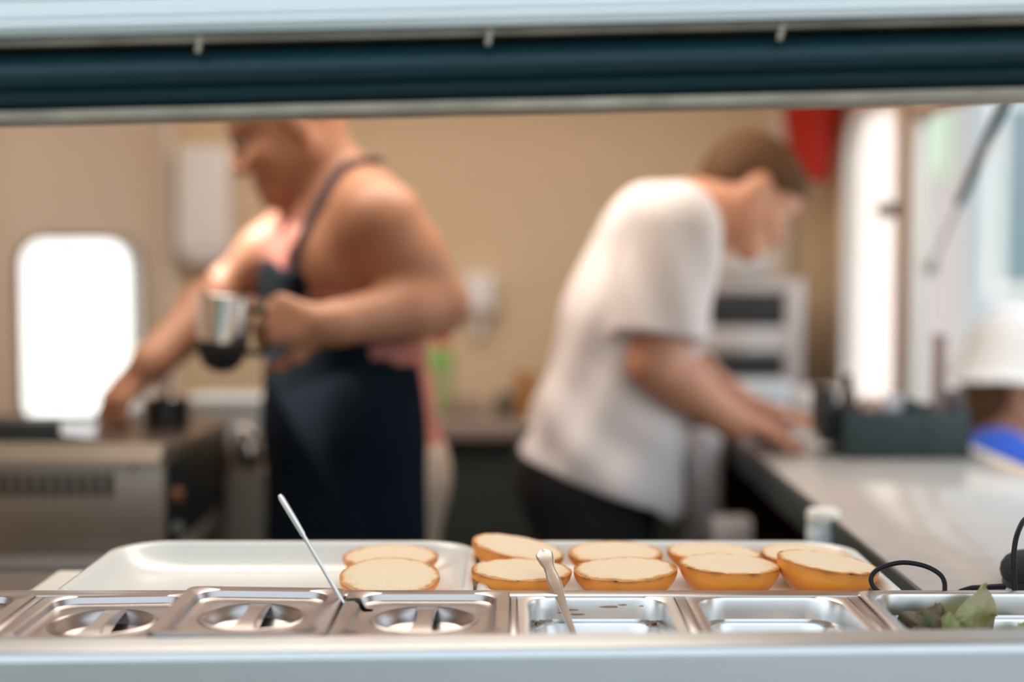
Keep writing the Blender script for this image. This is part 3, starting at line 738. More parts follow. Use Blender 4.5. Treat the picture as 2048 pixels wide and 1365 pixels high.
# clear jar behind tray B at the edge of the side counter
q = at(1652, 1052, 1.9)
t = thing('jar', 'small pale jar with a cream lid behind the right tray by the counter edge', 'jar', (q.x - .004, 1.90, .868))
bm = BM(); lathe(bm, [(.001, 0), (.020, .001), (.022, .006), (.022, .045), (.019, .050), (.001, .0505)], 24); obj('body', bm, M['pale'], t)
bm = BM(); lathe(bm, [(.001, .0505), (.0215, .0505), (.022, .053), (.022, .066), (.020, .069), (.001, .069)], 24); obj('lid', bm, M['board'], t)
bm = BM(); box(bm, (.31, 1.74, .840), (.424, 2.02, .868), .003); box(bm, (.33, 1.78, 0), (.42, 1.99, .84)); tag(obj('shelf_unit', bm, M['dark_edge']), 'low dark stand beside the counter edge carrying the small jar', 'stand')
# under counter goods
q = at(1410, 975, 2.75)
bm = BM(); lathe(bm, [(.001, 0), (.030, .001), (.033, .01), (.033, .215), (.030, .225), (.001, .226)], 24)
tag(obj('canister', bm, M['white'], loc=(q.x, 2.75, .715)), 'tall white canister below the counter behind the man in the T-shirt', 'canister')
bm = BM(); box(bm, (.335, 2.66, 0), (.428, 2.90, .7145), .004); tag(obj('low_cabinet', bm, M['dark_edge']), 'dark low cabinet under the end of the side counter', 'cabinet')
q = at(1462, 1062, 2.45)
bm = BM(); box(bm, (-.035, -.03, 0), (.035, .03, .05), .008); tag(obj('carton', bm, M['white'], loc=(q.x, 2.45, q.z - .025)), 'small white carton low under the side counter', 'carton')
bm = BM(); box(bm, (.33, 2.38, 0), (.425, 2.52, q.z - .0255), .004); tag(obj('crate', bm, M['brown']), 'brown crate under the side counter edge carrying a white carton', 'crate')

# ================================================================== BACK WALL COUNTER AND GOODS
t = thing('back_counter', 'grey brown worktop along the back wall between the two men', 'counter', (0, 3.4, 0))
bm = BM(); box(bm, (-.42, -.14, .855), (.42, .298, .890), .004); obj('countertop', bm, mat('brown_grey_worktop', (.27, .21, .18), .35), t)
bm = BM(); box(bm, (-.40, -.10, 0), (.41, .29, .853)); obj('carcass', bm, M['dark_edge'], t)
# oven
q0 = at(1378, 560, 3.36); q1 = at(1592, 815, 3.36)
t = thing('oven', 'two deck steel oven with dark slots behind the young man', 'oven', ((q0.x + q1.x) / 2 + .012, 3.36, .931))
W = (q1.x - q0.x) / 2; H = q0.z - .931
bm = BM(); box(bm, (-W - .02, .012, 0), (W, .32, H), .006)
def zz(py): return max(0, at(1480, py, 3.36).z - .931)
for a_, b_ in ((655, 708), (758, 815), (560, 585)): box(bm, (-W - .02, 0, zz(b_)), (W, .02, zz(a_)), .003)
box(bm, (W - .04, -.004, 0), (W + .001, .03, H + .002), .003)
obj('body', bm, M['oven'], t)
for a_, b_ in ((585, 655), (708, 758)):
    bm = BM(); box(bm, (-W - .01, .004, zz(b_)), (W - .038, .0125, zz(a_)), .001); obj('oven_door', bm, M['griddle_dark'], t)
bm = BM(); box(bm, (-W, -.02, zz(700)), (W - .05, -.006, zz(692)), .003); obj('handle', bm, M['chrome'], t)
q = at(1485, 545, 3.42)
bm = BM(); lathe(bm, [(.035, 0), (.055, .008), (.072, .030), (.078, .055), (.079, .056), (.074, .052), (.060, .020), (.03, .006), (.001, .005)], 32)
tag(obj('mixing_bowl', bm, mat('white_enamel', (.92, .88, .84), .18), loc=(q.x, 3.45, t.location.z + H)), 'shiny white bowl on top of the oven', 'bowl')
q = at(1520, 845, 3.22)
bm = BM(); lathe(bm, [(.001, 0), (.075, .001), (.085, .066), (.082, .070), (.001, .071)], 32); tag(obj('tub', bm, M['pale'], loc=(at(1520, 790, 3.02).x, 3.10, .931)), 'pale blue plastic tub at the far end of the counter before the oven', 'tub')
bm = BM(); box(bm, (-.045, -.03, 0), (.045, .03, .05), .006); tag(obj('carton', bm, M['white'], loc=(at(1655, 830, 3.1).x, 3.20, .931)), 'white carton on the far end of the counter under the tall window', 'carton')
# wall things
q0 = at(342, 290, 3.62); q1 = at(452, 525, 3.62)
t = thing('paper_towel_dispenser', 'white paper towel dispenser on the wall left of the man in the apron', 'dispenser', ((q0.x + q1.x) / 2 + .012, 3.70, q1.z))
w_ = (q1.x - q0.x) / 2; h_ = q0.z - q1.z
bm = BM(); box(bm, (-w_, -.095, .02), (w_, -.0005, h_), .018, 4); obj('body', bm, M['white'], t)
bm = BM(); box(bm, (-w_ + .02, -.085, 0), (w_ - .02, -.02, .024), .006); obj('slot', bm, M['white'], t)
q0 = at(925, 548, 3.64); q1 = at(990, 672, 3.64)
t = thing('soap_dispenser', 'small white soap dispenser on the wall right of the man in the apron', 'dispenser', ((q0.x + q1.x) / 2, 3.70, q1.z))
w_ = (q1.x - q0.x) / 2; h_ = q0.z - q1.z
bm = BM(); box(bm, (-w_, -.07, h_ * .35), (w_, -.0005, h_), .016, 3); obj('body', bm, M['white'], t)
bm = BM(); lathe(bm, [(.012, 0), (.014, .02), (.012, h_ * .36)], 16, c=(0, -.035, 0)); obj('nozzle', bm, M['white'], t)
# red container on the wall
t = thing('fire_bucket', 'red tapered bucket hanging high on the wall behind the head of the young man', 'bucket', at(1624, 362, 3.50))
bm = BM(); lathe(bm, [(.001, 0), (.040, .0), (.046, .006), (.062, .10), (.079, .20), (.082, .205), (.080, .21), (.076, .205), (.05, .05), (.001, .04)], 36); obj('body', bm, M['red'], t)
bm = BM(); tube(bm, [(.075 * math.cos(a), 0, .20 + .07 * math.sin(a)) for a in [PI * k / 16 for k in range(17)]], .004, 8); obj('handle', bm, M['frame_grey'], t)
bm = BM(); tube(bm, [(0, .0, .262), (0, .06, .268), (0, .185, .268)], .004, 8); obj('hook', bm, M['frame_grey'], t)
# sauce bottle
q = at(882, 700, 3.45)
t = thing('sauce_bottle', 'green bottle with a red cap behind the elbow of the man in the apron', 'bottle', (q.x, 3.45, .8905))
bm = BM(); hb = at(882, 690, 3.45).z - .8905; lathe(bm, [(.001, 0), (.028, .001), (.030, .01), (.030, hb - .015), (.016, hb), (.001, hb + .001)], 20); obj('body', bm, mat('bottle_body', (.40, .42, .22), .5), t)
bm = BM(); lathe(bm, [(.0305, hb - .055), (.031, hb - .052), (.031, hb - .02), (.0305, hb - .018)], 20, cap0=False, cap1=False); obj('label_band', bm, M['green'], t)
bm = BM(); lathe(bm, [(.018, hb - .003), (.020, hb), (.016, hb + .045), (.004, hb + .06), (.001, hb + .061)], 20); obj('cap', bm, M['red'], t)
for px, pw, ph, c, lab, nm in ((1052, 26, .11, (.35, .16, .05), 'brown orange jar on the back counter behind the white T-shirt', 'jar'), (1010, 22, .06, (.10, .09, .07), 'dark low container on the back counter beside the brown jar', 'container'), (935, 30, .05, (.30, .22, .18), 'low brown box on the back counter below the soap dispenser', 'box')):
    X = (px - 1024) / FPX * 3.4; r = pw / FPX * 3.4
    bm = BM()
    if nm == 'box': box(bm, (-r, -.03, 0), (r, .03, ph), .004)
    else: lathe(bm, [(.001, 0), (r * .95, .001), (r, .008), (r, ph * .8), (r * .8, ph), (.001, ph + .001)], 20)
    tag(obj(nm if nm != 'jar' else 'spice_jar', bm, mat(nm + '_paint', c, .5), loc=(X, 3.40, .8905)), lab, nm)

# ================================================================== GRIDDLE
GX0, GX1, GY0, GY1 = -1.22, -.545, 2.20, 2.72
t = thing('griddle_stand', 'grey steel stand under the griddle at the left', 'stand', (GX0, GY0, 0))
bm = BM(); box(bm, (-.10, -.03, .775), (GX1 - GX0 + .005, .54, .812), .004); obj('top', bm, mat('stand_top', (.40, .36, .34), .4, .3), t)
bm = BM(); box(bm, (-.08, 0, 0), (GX1 - GX0 - .02, .50, .774)); obj('body', bm, mat('stand_body', (.22, .22, .20), .5, .3), t)
t = thing('griddle', 'steel griddle with a row of vent slots in its front, at the left', 'griddle', (GX0, GY0, .813))
GW = GX1 - GX0
bm = BM()
box(bm, (0, .004, 0), (GW, .50, .142), .004)
box(bm, (0, -.014, .142), (GW, .508, .150), .002)
loft(bm, [[(0, -.016, .142), (0, .012, .178), (0, .0295, .178), (0, .0295, .142)], [(GW, -.016, .142), (GW, .012, .170), (GW, .0295, .170), (GW, .0295, .142)]], True, True)
obj('body', bm, M['griddle'], t, angle=30)
bm = BM(); box(bm, (GW - .0015, .02, .0), (GW + .003, .50, .138), .001); obj('side_panel', bm, M['griddle_dark'], t)
bm = BM(); box(bm, (.01, .03, .150), (GW - .01, .49, .158), .003); obj('plate', bm, M['griddle_plate'], t)
bm = BM(); box(bm, (0, .49, .150), (GW - .12, .50, .162), .003); box(bm, (0, .02, .150), (.012, .488, .195), .003); obj('splash_guard', bm, M['griddle_dark'], t)
bm = BM(); box(bm, (0, .030, .150), (GW - .17, .044, .2035), .002); obj('front_rim', bm, M['griddle_dark'], t)
bm = BM(); loft(bm, [[(GW - .168, .031, .184), (GW + .012, .031, .164), (GW + .012, .50, .158), (GW - .168, .50, .162)], [(GW - .168, .031, .159), (GW + .012, .031, .159), (GW + .012, .50, .1535), (GW - .168, .50, .1585)]], True, True); obj('drip_tray', bm, M['griddle_plate'], t, smooth=False)
for k in range(14):
    x = GW - .085 - k * .0205
    bm = BM(); box(bm, (x - .0065, .0015, .090), (x + .0065, .006, .128), .001); obj('vent_slot', bm, M['griddle_dark'], t)
for x, z, m_ in ((GW + .004, .085, 'rust'), (GW + .004, .03, 'frame_grey')):
    bm = BM(); tube(bm, [(x, .05, z), (x + .014, .05, z)], .011, 16); obj('knob', bm, M[m_], t)
bm = BM(); lathe(bm, [(.001, 0), (.005, 0), (.005, .004), (.001, .005)], 10); obj('screw', bm, M['rust'], t, loc=(GW - .045, .004, .135), rot=(PI / 2, 0, 0))

# pot with a shiny lid on the griddle, tub and steel containers behind it
q = at(322, 800, 2.52)
t = thing('pot', 'small dark pot with a shiny knob on the griddle by the reaching hand', 'pot', (q.x, 2.56, .972))
bm = BM(); lathe(bm, [(.001, 0), (.036, .001), (.040, .006), (.040, .046), (.0385, .050), (.001, .051)], 28); obj('body', bm, M['griddle_dark'], t)
bm = BM(); lathe(bm, [(.039, .0505), (.036, .056), (.018, .062), (.006, .064), (.006, .070), (.013, .074), (.013, .082), (.004, .086), (.001, .0865)], 28); obj('lid', bm, M['chrome'], t)
q = at(255, 812, 2.50)
bm = BM(); lathe(bm, [(.001, 0), (.020, .001), (.022, .030), (.020, .032), (.001, .0325)], 24); tag(obj('cup', bm, M['white'], loc=(q.x, 2.50, .972)), 'small white cup on the griddle under the reaching hand', 'cup')
t = thing('rear_stand', 'dark stand behind the griddle with containers on it', 'stand', (-.60, 2.98, 0))
bm = BM(); box(bm, (-.25, -.16, .855), (.155, .16, .885), .004); obj('top', bm, M['griddle_plate'], t)
bm = BM(); box(bm, (-.24, -.14, 0), (.14, .15, .854)); obj('body', bm, mat('stand_grey', (.26, .23, .20), .5), t)
q = at(470, 800, 2.95)
bm = BM(); R_ = [rrect(.085, .06, .03, 0, 8), rrect(.09, .065, .032, .01, 8), rrect(.098, .073, .034, .088, 8), rrect(.102, .077, .034, .09, 8), rrect(.102, .077, .034, .096, 8), rrect(.092, .067, .03, .094, 8)]
loft(bm, R_, True, True); tag(obj('tub', bm, M['pale'], loc=(q.x - .005, 3.0, .8855)), 'pale white plastic tub behind the griddle left of the navy apron', 'tub')
for px, py, d_, r_, h_, lab in ((488, 890, 2.72, .026, .085, 'shiny steel canister behind the griddle corner, the bright taller one'), (503, 915, 2.66, .017, .055, 'small shiny steel cup before the taller canister behind the griddle')):
    q = at(px, py, d_)
    bm = BM(); lathe(bm, [(.001, 0), (r_ * .8, .001), (r_, h_ * .2), (r_, h_ - r_)] + [(max(.001, r_ * math.cos(a_)), h_ - r_ + r_ * math.sin(a_)) for a_ in [PI / 2 * k / 8 for k in range(1, 9)]], 28)
    tag(obj('steel_canister', bm, M['mirror'], loc=(q.x, d_, q.z - h_ * .5)), lab, 'canister', 'steel canisters behind the griddle')
bm = BM(); box(bm, (-.535, 2.63, 0), (-.455, 2.78, at(503, 915, 2.66).z - .0285), .004); tag(obj('bin', bm, mat('bin_grey', (.30, .27, .23), .5)), 'grey beige bin between the griddle and the navy apron', 'bin')

# ================================================================== PEOPLE (smooth blended bodies meshed from a distance field)
def V3(*a): return np.array(a, float)
def d_prim(P, pr):
    k = pr[0]
    if k == 'c':
        a, b, ra, rb = pr[1:5]; ab = b - a; L2 = max(float(ab @ ab), 1e-9)
        tt = np.clip(((P - a) @ ab) / L2, 0, 1)
        return np.linalg.norm(P - a - tt[:, None] * ab, axis=1) - (ra + tt * (rb - ra))
    c, R, r = pr[1:4]
    q = (P - c) @ R
    k0 = np.linalg.norm(q / r, axis=1); k1 = np.linalg.norm(q / (r * r), axis=1)
    return k0 * (k0 - 1) / np.maximum(k1, 1e-6)
def smin(a, b, k):
    h = np.clip(.5 + .5 * (b - a) / k, 0, 1); return b + (a - b) * h - k * h * (1 - h)
class Field:
    def __init__(s, prims, post=None): s.p = prims; s.post = post
    def raw(s, P, keep=None):
        d = np.full(len(P), 9.0)
        for i, pr in enumerate(s.p):
            if keep is not None and not keep[i]: continue
            if pr[0] == '-e':
                di = d_prim(P, ('e',) + pr[1:4]); d = -smin(-d, di, pr[-1])
            else: d = smin(d, d_prim(P, pr), pr[-1])
        return d
    def __call__(s, P, keep=None):
        d = s.raw(P, keep); return s.post(P, d) if s.post else d
def CAP(a, b, ra, rb, k=.03): return ('c', np.array(a, float), np.array(b, float), ra, rb, k)
def ELL(c, r, k=.03, R=None): return ('e', np.array(c, float), np.eye(3) if R is None else R, np.array(r, float), k)
def SUB(c, r, k=.01, R=None): return ('-e', np.array(c, float), np.eye(3) if R is None else R, np.array(r, float), k)
def rotY(a): c, s = math.cos(a), math.sin(a); return np.array([[c, 0, s], [0, 1, 0], [-s, 0, c]])
def rotZ(a): c, s = math.cos(a), math.sin(a); return np.array([[c, -s, 0], [s, c, 0], [0, 0, 1]])

def mesh_field(name, f, lo, hi, h, m, parent=None, smooth_it=1):
    lo = np.array(lo, float); hi = np.array(hi, float)
    n = np.ceil((hi - lo) / h).astype(int) + 1; BS = 10
    vals = np.full(n, 1.0)
    rad = BS * h * .87
    for bx in range(0, n[0], BS):
        for by in range(0, n[1], BS):
            for bz in range(0, n[2], BS):
                s = np.array([bx, by, bz]); e_ = np.minimum(s + BS, n)
                c = lo + (s + BS / 2) * h
                dc = float(f(c[None])[0])
                if abs(dc) > rad * 2.2 + .03:
                    vals[bx:e_[0], by:e_[1], bz:e_[2]] = dc; continue
                keep = [(pr[0] == '-e') or d_prim(c[None], pr)[0] < max(dc, 0) + 2.2 * rad + .08 for pr in f.p]
                g = np.stack(np.meshgrid(*[np.arange(s[i], e_[i]) for i in range(3)], indexing='ij'), -1).reshape(-1, 3)
                vals[bx:e_[0], by:e_[1], bz:e_[2]] = f(lo + g * h, keep).reshape(e_ - s)
    ins = vals < 0
    c0 = np.zeros(n - 1, int)
    corners = [(i, j, k) for i in (0, 1) for j in (0, 1) for k in (0, 1)]
    sl = lambda A_, o: A_[o[0]:n[0] - 1 + o[0], o[1]:n[1] - 1 + o[1], o[2]:n[2] - 1 + o[2]]
    for o in corners: c0 += sl(ins, o)
    act = (c0 > 0) & (c0 < 8); idx = np.argwhere(act)
    ids = np.full(n - 1, -1, int); ids[act] = np.arange(len(idx))
    acc = np.zeros((len(idx), 3)); cnt = np.zeros(len(idx))
    for a in corners:
        for ax in range(3):
            if a[ax]: continue
            b = list(a); b[ax] = 1
            va = sl(vals, a)[act]; vb = sl(vals, tuple(b))[act]
            x = (va < 0) != (vb < 0)
            t_ = np.where(x, va / np.where(np.abs(va - vb) < 1e-12, 1e-12, va - vb), 0)
            p_ = np.array(a, float)[None] + t_[:, None] * np.eye(3)[ax][None]
            acc[x] += p_[x]; cnt[x] += 1
    vts = lo + (idx + acc / cnt[:, None]) * h
    faces = []
    for ax in range(3):
        o = [0, 0, 0]; o[ax] = 1
        A0 = vals[tuple(slice(0, n[i] - o[i]) for i in range(3))]; A1 = vals[tuple(slice(o[i], n[i]) for i in range(3))]
        e_ = np.argwhere((A0 < 0) != (A1 < 0)); u, v = (ax + 1) % 3, (ax + 2) % 3
        e_ = e_[(e_[:, u] > 0) & (e_[:, v] > 0) & (e_[:, u] < n[u] - 1) & (e_[:, v] < n[v] - 1)]
        flip = vals[tuple(e_.T)] < 0
        def cell(du, dv):
            q = e_.copy(); q[:, u] += du; q[:, v] += dv; return ids[tuple(q.T)]
        F = np.stack([cell(-1, -1), cell(0, -1), cell(0, 0), cell(-1, 0)], 1)
        F[~flip] = F[~flip][:, ::-1]
        faces.append(F[(F >= 0).all(1)])
    faces = np.concatenate(faces)
    # one relaxing step
    for _ in range(smooth_it):
        s_ = np.zeros_like(vts); k_ = np.zeros(len(vts))
        for i in range(4):
            a, b = faces[:, i], faces[:, (i + 1) % 4]
            np.add.at(s_, a, vts[b]); np.add.at(k_, a, 1); np.add.at(s_, b, vts[a]); np.add.at(k_, b, 1)
        vts = .5 * vts + .5 * s_ / np.maximum(k_, 1)[:, None]
    me = bpy.data.meshes.new(name); me.from_pydata(vts.tolist(), [], faces.tolist()); me.update()
    return link_mesh(name, me, m, parent, angle=80)

def head(o, pitch=0, yaw=0, s=1.0, roll=0):
    """head primitives; origin between the ears at eye level, x forward, y left"""
    R = rotZ(yaw) @ rotY(pitch) @ np.array([[1, 0, 0], [0, math.cos(roll), -math.sin(roll)], [0, math.sin(roll), math.cos(roll)]])
    def w(x, y, z): return np.array(o) + R @ (np.array([x, y, z]) * s)
    E = lambda c, r, k: ('e', w(*c), R, np.array(r) * s, k)
    P = [E((-.012, 0, .032), (.099, .077, .088), .02), E((.028, 0, -.030), (.064, .060, .082), .03), E((.050, 0, .045), (.045, .058, .050), .03)]
    for g in (1, -1):
        P += [('c', w(-.005, g * .052, -.052), w(.068, g * .014, -.098), .022 * s, .018 * s, .025), E((.062, g * .038, -.032), (.026, .022, .022), .02),
              ('c', w(.086, g * .010, .020), w(.070, g * .045, .018), .011 * s, .010 * s, .012),
              E((-.010, g * .079, -.010), (.019, .008, .033), .008)]
    P += [('c', w(.088, 0, .008), w(.109, 0, -.034), .008 * s, .0115 * s, .012), E((.100, 0, -.042), (.012, .019, .010), .01), E((.083, 0, -.070), (.016, .024, .009), .010), E((.081, 0, -.080), (.015, .021, .008), .008), E((.076, 0, -.102), (.018, .022, .018), .02)]
    for g in (1, -1): P.append(('-e', w(.103, g * .032, -.003), R, np.array((.016, .017, .013)) * s, .012))
    return P, w, R

def hand(wr, d, nrm, thumb=1, curl=(.35, .5, .3), spread=.12, s=1.0, tcurl=.4):
    """hand primitives from the wrist: d to the knuckles, nrm out of the palm, thumb = side sign"""
    wr = np.array(wr, float); d = np.array(d, float); d /= np.linalg.norm(d); nrm = np.array(nrm, float); nrm -= d * (nrm @ d); nrm /= np.linalg.norm(nrm)
    sd = np.cross(nrm, d) * thumb
    P = []
    kn = [wr + d * l * s + sd * y * s for l, y in ((.090, .030), (.094, .010), (.090, -.010), (.082, -.029))]
    for q in kn: P.append(CAP(wr + (q - wr) * .12, q, .017 * s, .0125 * s, .014))
    P.append(CAP(wr + d * .03 * s + sd * .02 * s, wr + d * .06 * s + sd * .026 * s, .016 * s, .014 * s, .015))
    for i, (q, L) in enumerate(zip(kn, (.074, .082, .076, .060))):
        a = 0; p = q; f = (1.5 - i) * spread
        base = d * math.cos(f) + sd * math.sin(f)
        for j, (fr, rr) in enumerate(((.45, .0098), (.30, .0090), (.25, .0082))):
            a += curl[j] * (1 + .08 * i); v = base * math.cos(a) + nrm * math.sin(a)
            e_ = p + v * L * fr * s; P.append(CAP(p, e_, rr * s, (rr - .0008) * s, .006)); p = e_
    p = wr + d * .025 * s + sd * .022 * s; v = d * .62 + sd * .72 + nrm * .30; v /= np.linalg.norm(v)
    for j, (L, rr) in enumerate(((.042, .0135), (.034, .0112), (.027, .0098))):
        e_ = p + v * L * s; P.append(CAP(p, e_, rr * s, (rr - .001) * s, .010)); p = e_
        v = v + (d * .25 - sd * .25 + nrm * .5) * tcurl; v /= np.linalg.norm(v)
    return P

def eyes(parent, w, R, s=1.0):
    for g in (1, -1):
        bm = BM(); c = Vector(w(.0805, g * .032, -.004)); bmesh.ops.create_uvsphere(bm, u_segments=16, v_segments=10, radius=.0100 * s, matrix=Matrix.Translation(c)); obj('eye', bm, M['eye'], parent)
        bm = BM(); c = Vector(w(.0870, g * .032, -.007)); bmesh.ops.create_uvsphere(bm, u_segments=12, v_segments=8, radius=.0062 * s, matrix=Matrix.Translation(c)); obj('iris', bm, M['iris'], parent)

def to_local(base, ang):
    Rz = rotZ(-ang); b = np.array(base)
    return lambda p: Rz @ (np.array(p) - b)

# ---------------------------------------------------------------- man in the navy apron
base = (-.285, 2.51, 0); ang = math.radians(203); TL = to_local(base, ang)
def L(px, py, d): return TL(at(px, py, d))
ho = L(578, 247, 2.48)
HP, hw_, HR = head(ho, math.radians(24), math.radians(-14), 1.04)
shL, shR = V3(.0, .190, 1.332), V3(.03, -.185, 1.335)
elL, wrL = L(876, 608, 2.37), L(668, 648, 2.215)
elR, wrR = L(448, 592, 2.66), L(306, 722, 2.47)
torso = [ELL((.0, 0, 1.235), (.120, .175, .195), .05), CAP((.0, -.12, 1.33), (-.005, .12, 1.33), .066, .066, .06), ELL((.005, 0, 1.05), (.128, .160, .16), .06), ELL((-.02, 0, .93), (.130, .165, .125), .06),
         ELL((.080, .070, 1.265), (.045, .080, .065), .05), ELL((.080, -.070, 1.265), (.045, .080, .065), .05)]
neck = [CAP(hw_(-.022, 0, -.050), (.005, 0, 1.365), .060, .068, .035), CAP((-.01, 0, 1.365), (-.015, .10, 1.345), .050, .050, .05), CAP((-.01, 0, 1.365), (-.015, -.10, 1.345), .050, .050, .05)]
def leg(y, hip, knee, ank, rt=.088, rk=.058, ra=.042):
    return [CAP(hip, knee, rt, rk, .04), CAP(knee, ank, rk, ra, .03), CAP((ank[0] - .03, ank[1], .045), (ank[0] + .13, ank[1] + y * .02, .032), .042, .035, .03)]
legs = leg(1, (-.02, .09, .90), (.0, .10, .50), (-.01, .11, .09)) + leg(-1, (-.02, -.09, .90), (.0, -.10, .50), (.0, -.11, .09))
def arm(sh, el, wr, r0=.072, r1=.056, r2=.036):
    mid = sh + (el - sh) * .45; fm = el + (wr - el) * .3
    return [CAP(sh, mid, r0, r1 + .004, .05), CAP(mid, el, r1 + .004, r1 - .008, .03), CAP(el, fm, r1 - .010, r1 - .006, .03), CAP(fm, wr, r1 - .006, r2, .03), CAP(wr, wr + (wr - fm) * .12, r2 * .85, r2 * .8, .02)]
# pitcher position
pc = at(447, 668, 2.19)
gp = TL(at(520, 650, 2.185))
hdL = gp - wrL
handL = hand(wrL, hdL + V3(0, 0, .01), TL(at(600, 700, 2.55)) - TL(at(600, 640, 2.2)), -1, (1.0, 1.25, .8), .03, 1.02, .9)
handR = hand(wrR, L(232, 800, 2.44) - wrR, TL(Vector(at(300, 720, 2.5)) + Vector((-.05, .02, -.3))) - L(300, 720, 2.5), 1, (.5, .6, .4), .10, 1.05, .5)
body = Field(HP + neck + torso + arm(shL, elL, wrL, .068, .055, .035) + arm(shR, elR, wrR, .064, .053, .035) + legs + handL + handR)
mana = mesh_field('person', body, (-.42, -.48, -.02), (.62, .46, 1.72), .0062, M['skin_tan'])
mana.location = base; mana.rotation_euler = (0, 0, ang)
tag(mana, 'person in a navy apron bending over the griddle and holding a steel jug', 'person')
eyes(mana, hw_, HR, 1.04)
tf = Field(torso + legs[:1] + legs[3:4])
def tank_post(P, d):
    z = P[:, 2]; y = np.abs(P[:, 1]); x = P[:, 0]
    d = d - .009 - .003 * np.sin(z * 60 + P[:, 1] * 25)
    hem = .885 - z
    arm_hole = np.where(z > 1.215, y - (.085 - .05 * np.clip((z - 1.3) / .08, 0, 1)), -.1)      # deep arm holes
    top = z - 1.40
    return np.maximum(np.maximum(d, hem), np.maximum(arm_hole, top))
tank = mesh_field('tank_top', Field(tf.p, tank_post), (-.3, -.3, .86), (.3, .3, 1.44), .006, M['tank'], mana)
tank['label'] = 'salmon red sleeveless top'
tr = Field([ELL((-.035, 0, .90), (.125, .170, .13), .05)] + [CAP((-.03, g * .09, .88), (-.015, g * .095, .50), .092, .074, .04) for g in (1, -1)] + [CAP((.005, g * .10, .50), (0, g * .11, .10), .080, .072, .03) for g in (1, -1)],
           lambda P, d: np.maximum(np.maximum(d - .012, P[:, 2] - .955), .07 - P[:, 2]))
trs = mesh_field('trousers', tr, (-.3, -.3, .02), (.3, .3, 1.0), .008, M['beige_cloth'], mana)
trs['label'] = 'beige trousers'
bm = BM()
for g in (1, -1):
    R_ = [rrect(.135, .048, .045, 0, 6, .045, g * .112), rrect(.135, .050, .047, .02, 6, .045, g * .112), rrect(.120, .048, .045, .06, 6, .03, g * .112), rrect(.06, .045, .04, .10, 6, -.02, g * .112)]
    loft(bm, R_, True, True)
obj('shoes', bm, M['shoe'], mana)
# apron: a bib on the chest and a skirt round the hips
def bib_post(P, d):
    z = P[:, 2]; y = P[:, 1]
    half = .118 + .085 * np.clip((1.20 - z) / .09, 0, 1)
    return np.maximum.reduce([d - .019, .02 - P[:, 0], np.abs(y - .006) - half, z - (1.262 + .012 * np.cos(y * 26)), 1.00 - z])
ap1 = Field(torso, bib_post)
sk = [ELL((-.005, 0, 1.03), (.138, .178, .15), .05), CAP((-.015, .085, .95), (.01, .098, .45), .112, .112, .07), CAP((-.015, -.085, .95), (.01, -.098, .45), .112, .112, .07), CAP((.0, 0, .95), (.015, 0, .45), .112, .112, .07)]
def skirt_post(P, d):
    a = np.arctan2(P[:, 1], P[:, 0] + .02)
    fold = .006 * np.sin(a * 9 + P[:, 2] * 6) * np.clip((1.05 - P[:, 2]) / .3, 0, 1)
    return np.maximum.reduce([d - .016 - fold, -.072 - P[:, 0], P[:, 2] - 1.095 - .085 * np.clip((P[:, 0] + .03) / .10, 0, 1), .47 - P[:, 2]])
apf = Field(torso + sk)
class Two:
    def __init__(s, a, b): s.a, s.b = a, b; s.p = a.p + b.p; s.na = len(a.p)
    def __call__(s, P, keep=None):
        return np.minimum(s.a(P), s.b(P))
apr = mesh_field('apron', Two(ap1, Field(sk, skirt_post)), (-.14, -.30, .42), (.34, .30, 1.32), .0065, M['apron'], mana)
apr['label'] = 'navy bib apron with neck strap'
# neck strap laid on the skin
def snap(p, f, off):
    p = np.array(p, float)
    for _ in range(12):
        e_ = .002; d0 = f(p[None])[0]
        g = np.array([f((p + dv_)[None])[0] - f((p - dv_)[None])[0] for dv_ in np.eye(3) * e_]) / (2 * e_)
        n_ = np.linalg.norm(g); p = p - g / max(n_, 1e-6) * (d0 - off) * .8
    return p
skinf = Field(HP + neck + torso)
for side in (1, -1):
    gl = [(-.045, 0, 1.43), (-.02, side * .050, 1.44), (.035, side * .078, 1.432), (.072, side * .098, 1.385), (.10, side * .106, 1.33), (.12, side * .106, 1.28), (.13, side * .104, 1.24)]
    pts = [Vector(snap(q, skinf, .005)) for q in gl]
    bm = BM(); tube(bm, smooth_path(pts, 6), 1.0, 10, flat=(.011, .0035), up=(pts[3] - Vector((0, 0, 1.2))))
    obj('strap', bm, M['strap'], apr)

# steel jug in his hand
t = thing('steel_jug', 'shiny steel jug held by the man in the apron, its dark lower reflection coloured in', 'jug', pc, (math.radians(0), math.radians(6), 0))
bm = BM(); lathe(bm, [(.001, -.060), (.012, -.059), (.024, -.052), (.033, -.038), (.038, -.020), (.0405, .005), (.042, .040), (.0435, .058), (.0455, .060), (.0435, .061), (.041, .055), (.038, .0), (.030, -.030), (.001, -.050)], 40); obj('body', bm, M['chrome'], t)
bm = BM(); lathe(bm, [(.0245, -.0525), (.0340, -.0385), (.0388, -.0205), (.0398, -.012), (.0390, -.012)], 40, cap0=True, cap1=False)
obj('base', bm, M['griddle_dark'], t)  # dark colour standing in for the reflection in the jug's rounded bottom
bm = BM(); tube(bm, smooth_path([(.040, 0, .040), (.060, 0, .040), (.072, -.0, .020), (.070, 0, -.008), (.058, 0, -.024), (.036, 0, -.024)], 6), 1.0, 10, flat=(.006, .0035), up=(0, 1, 0)); obj('handle', bm, M['griddle_dark'], t)

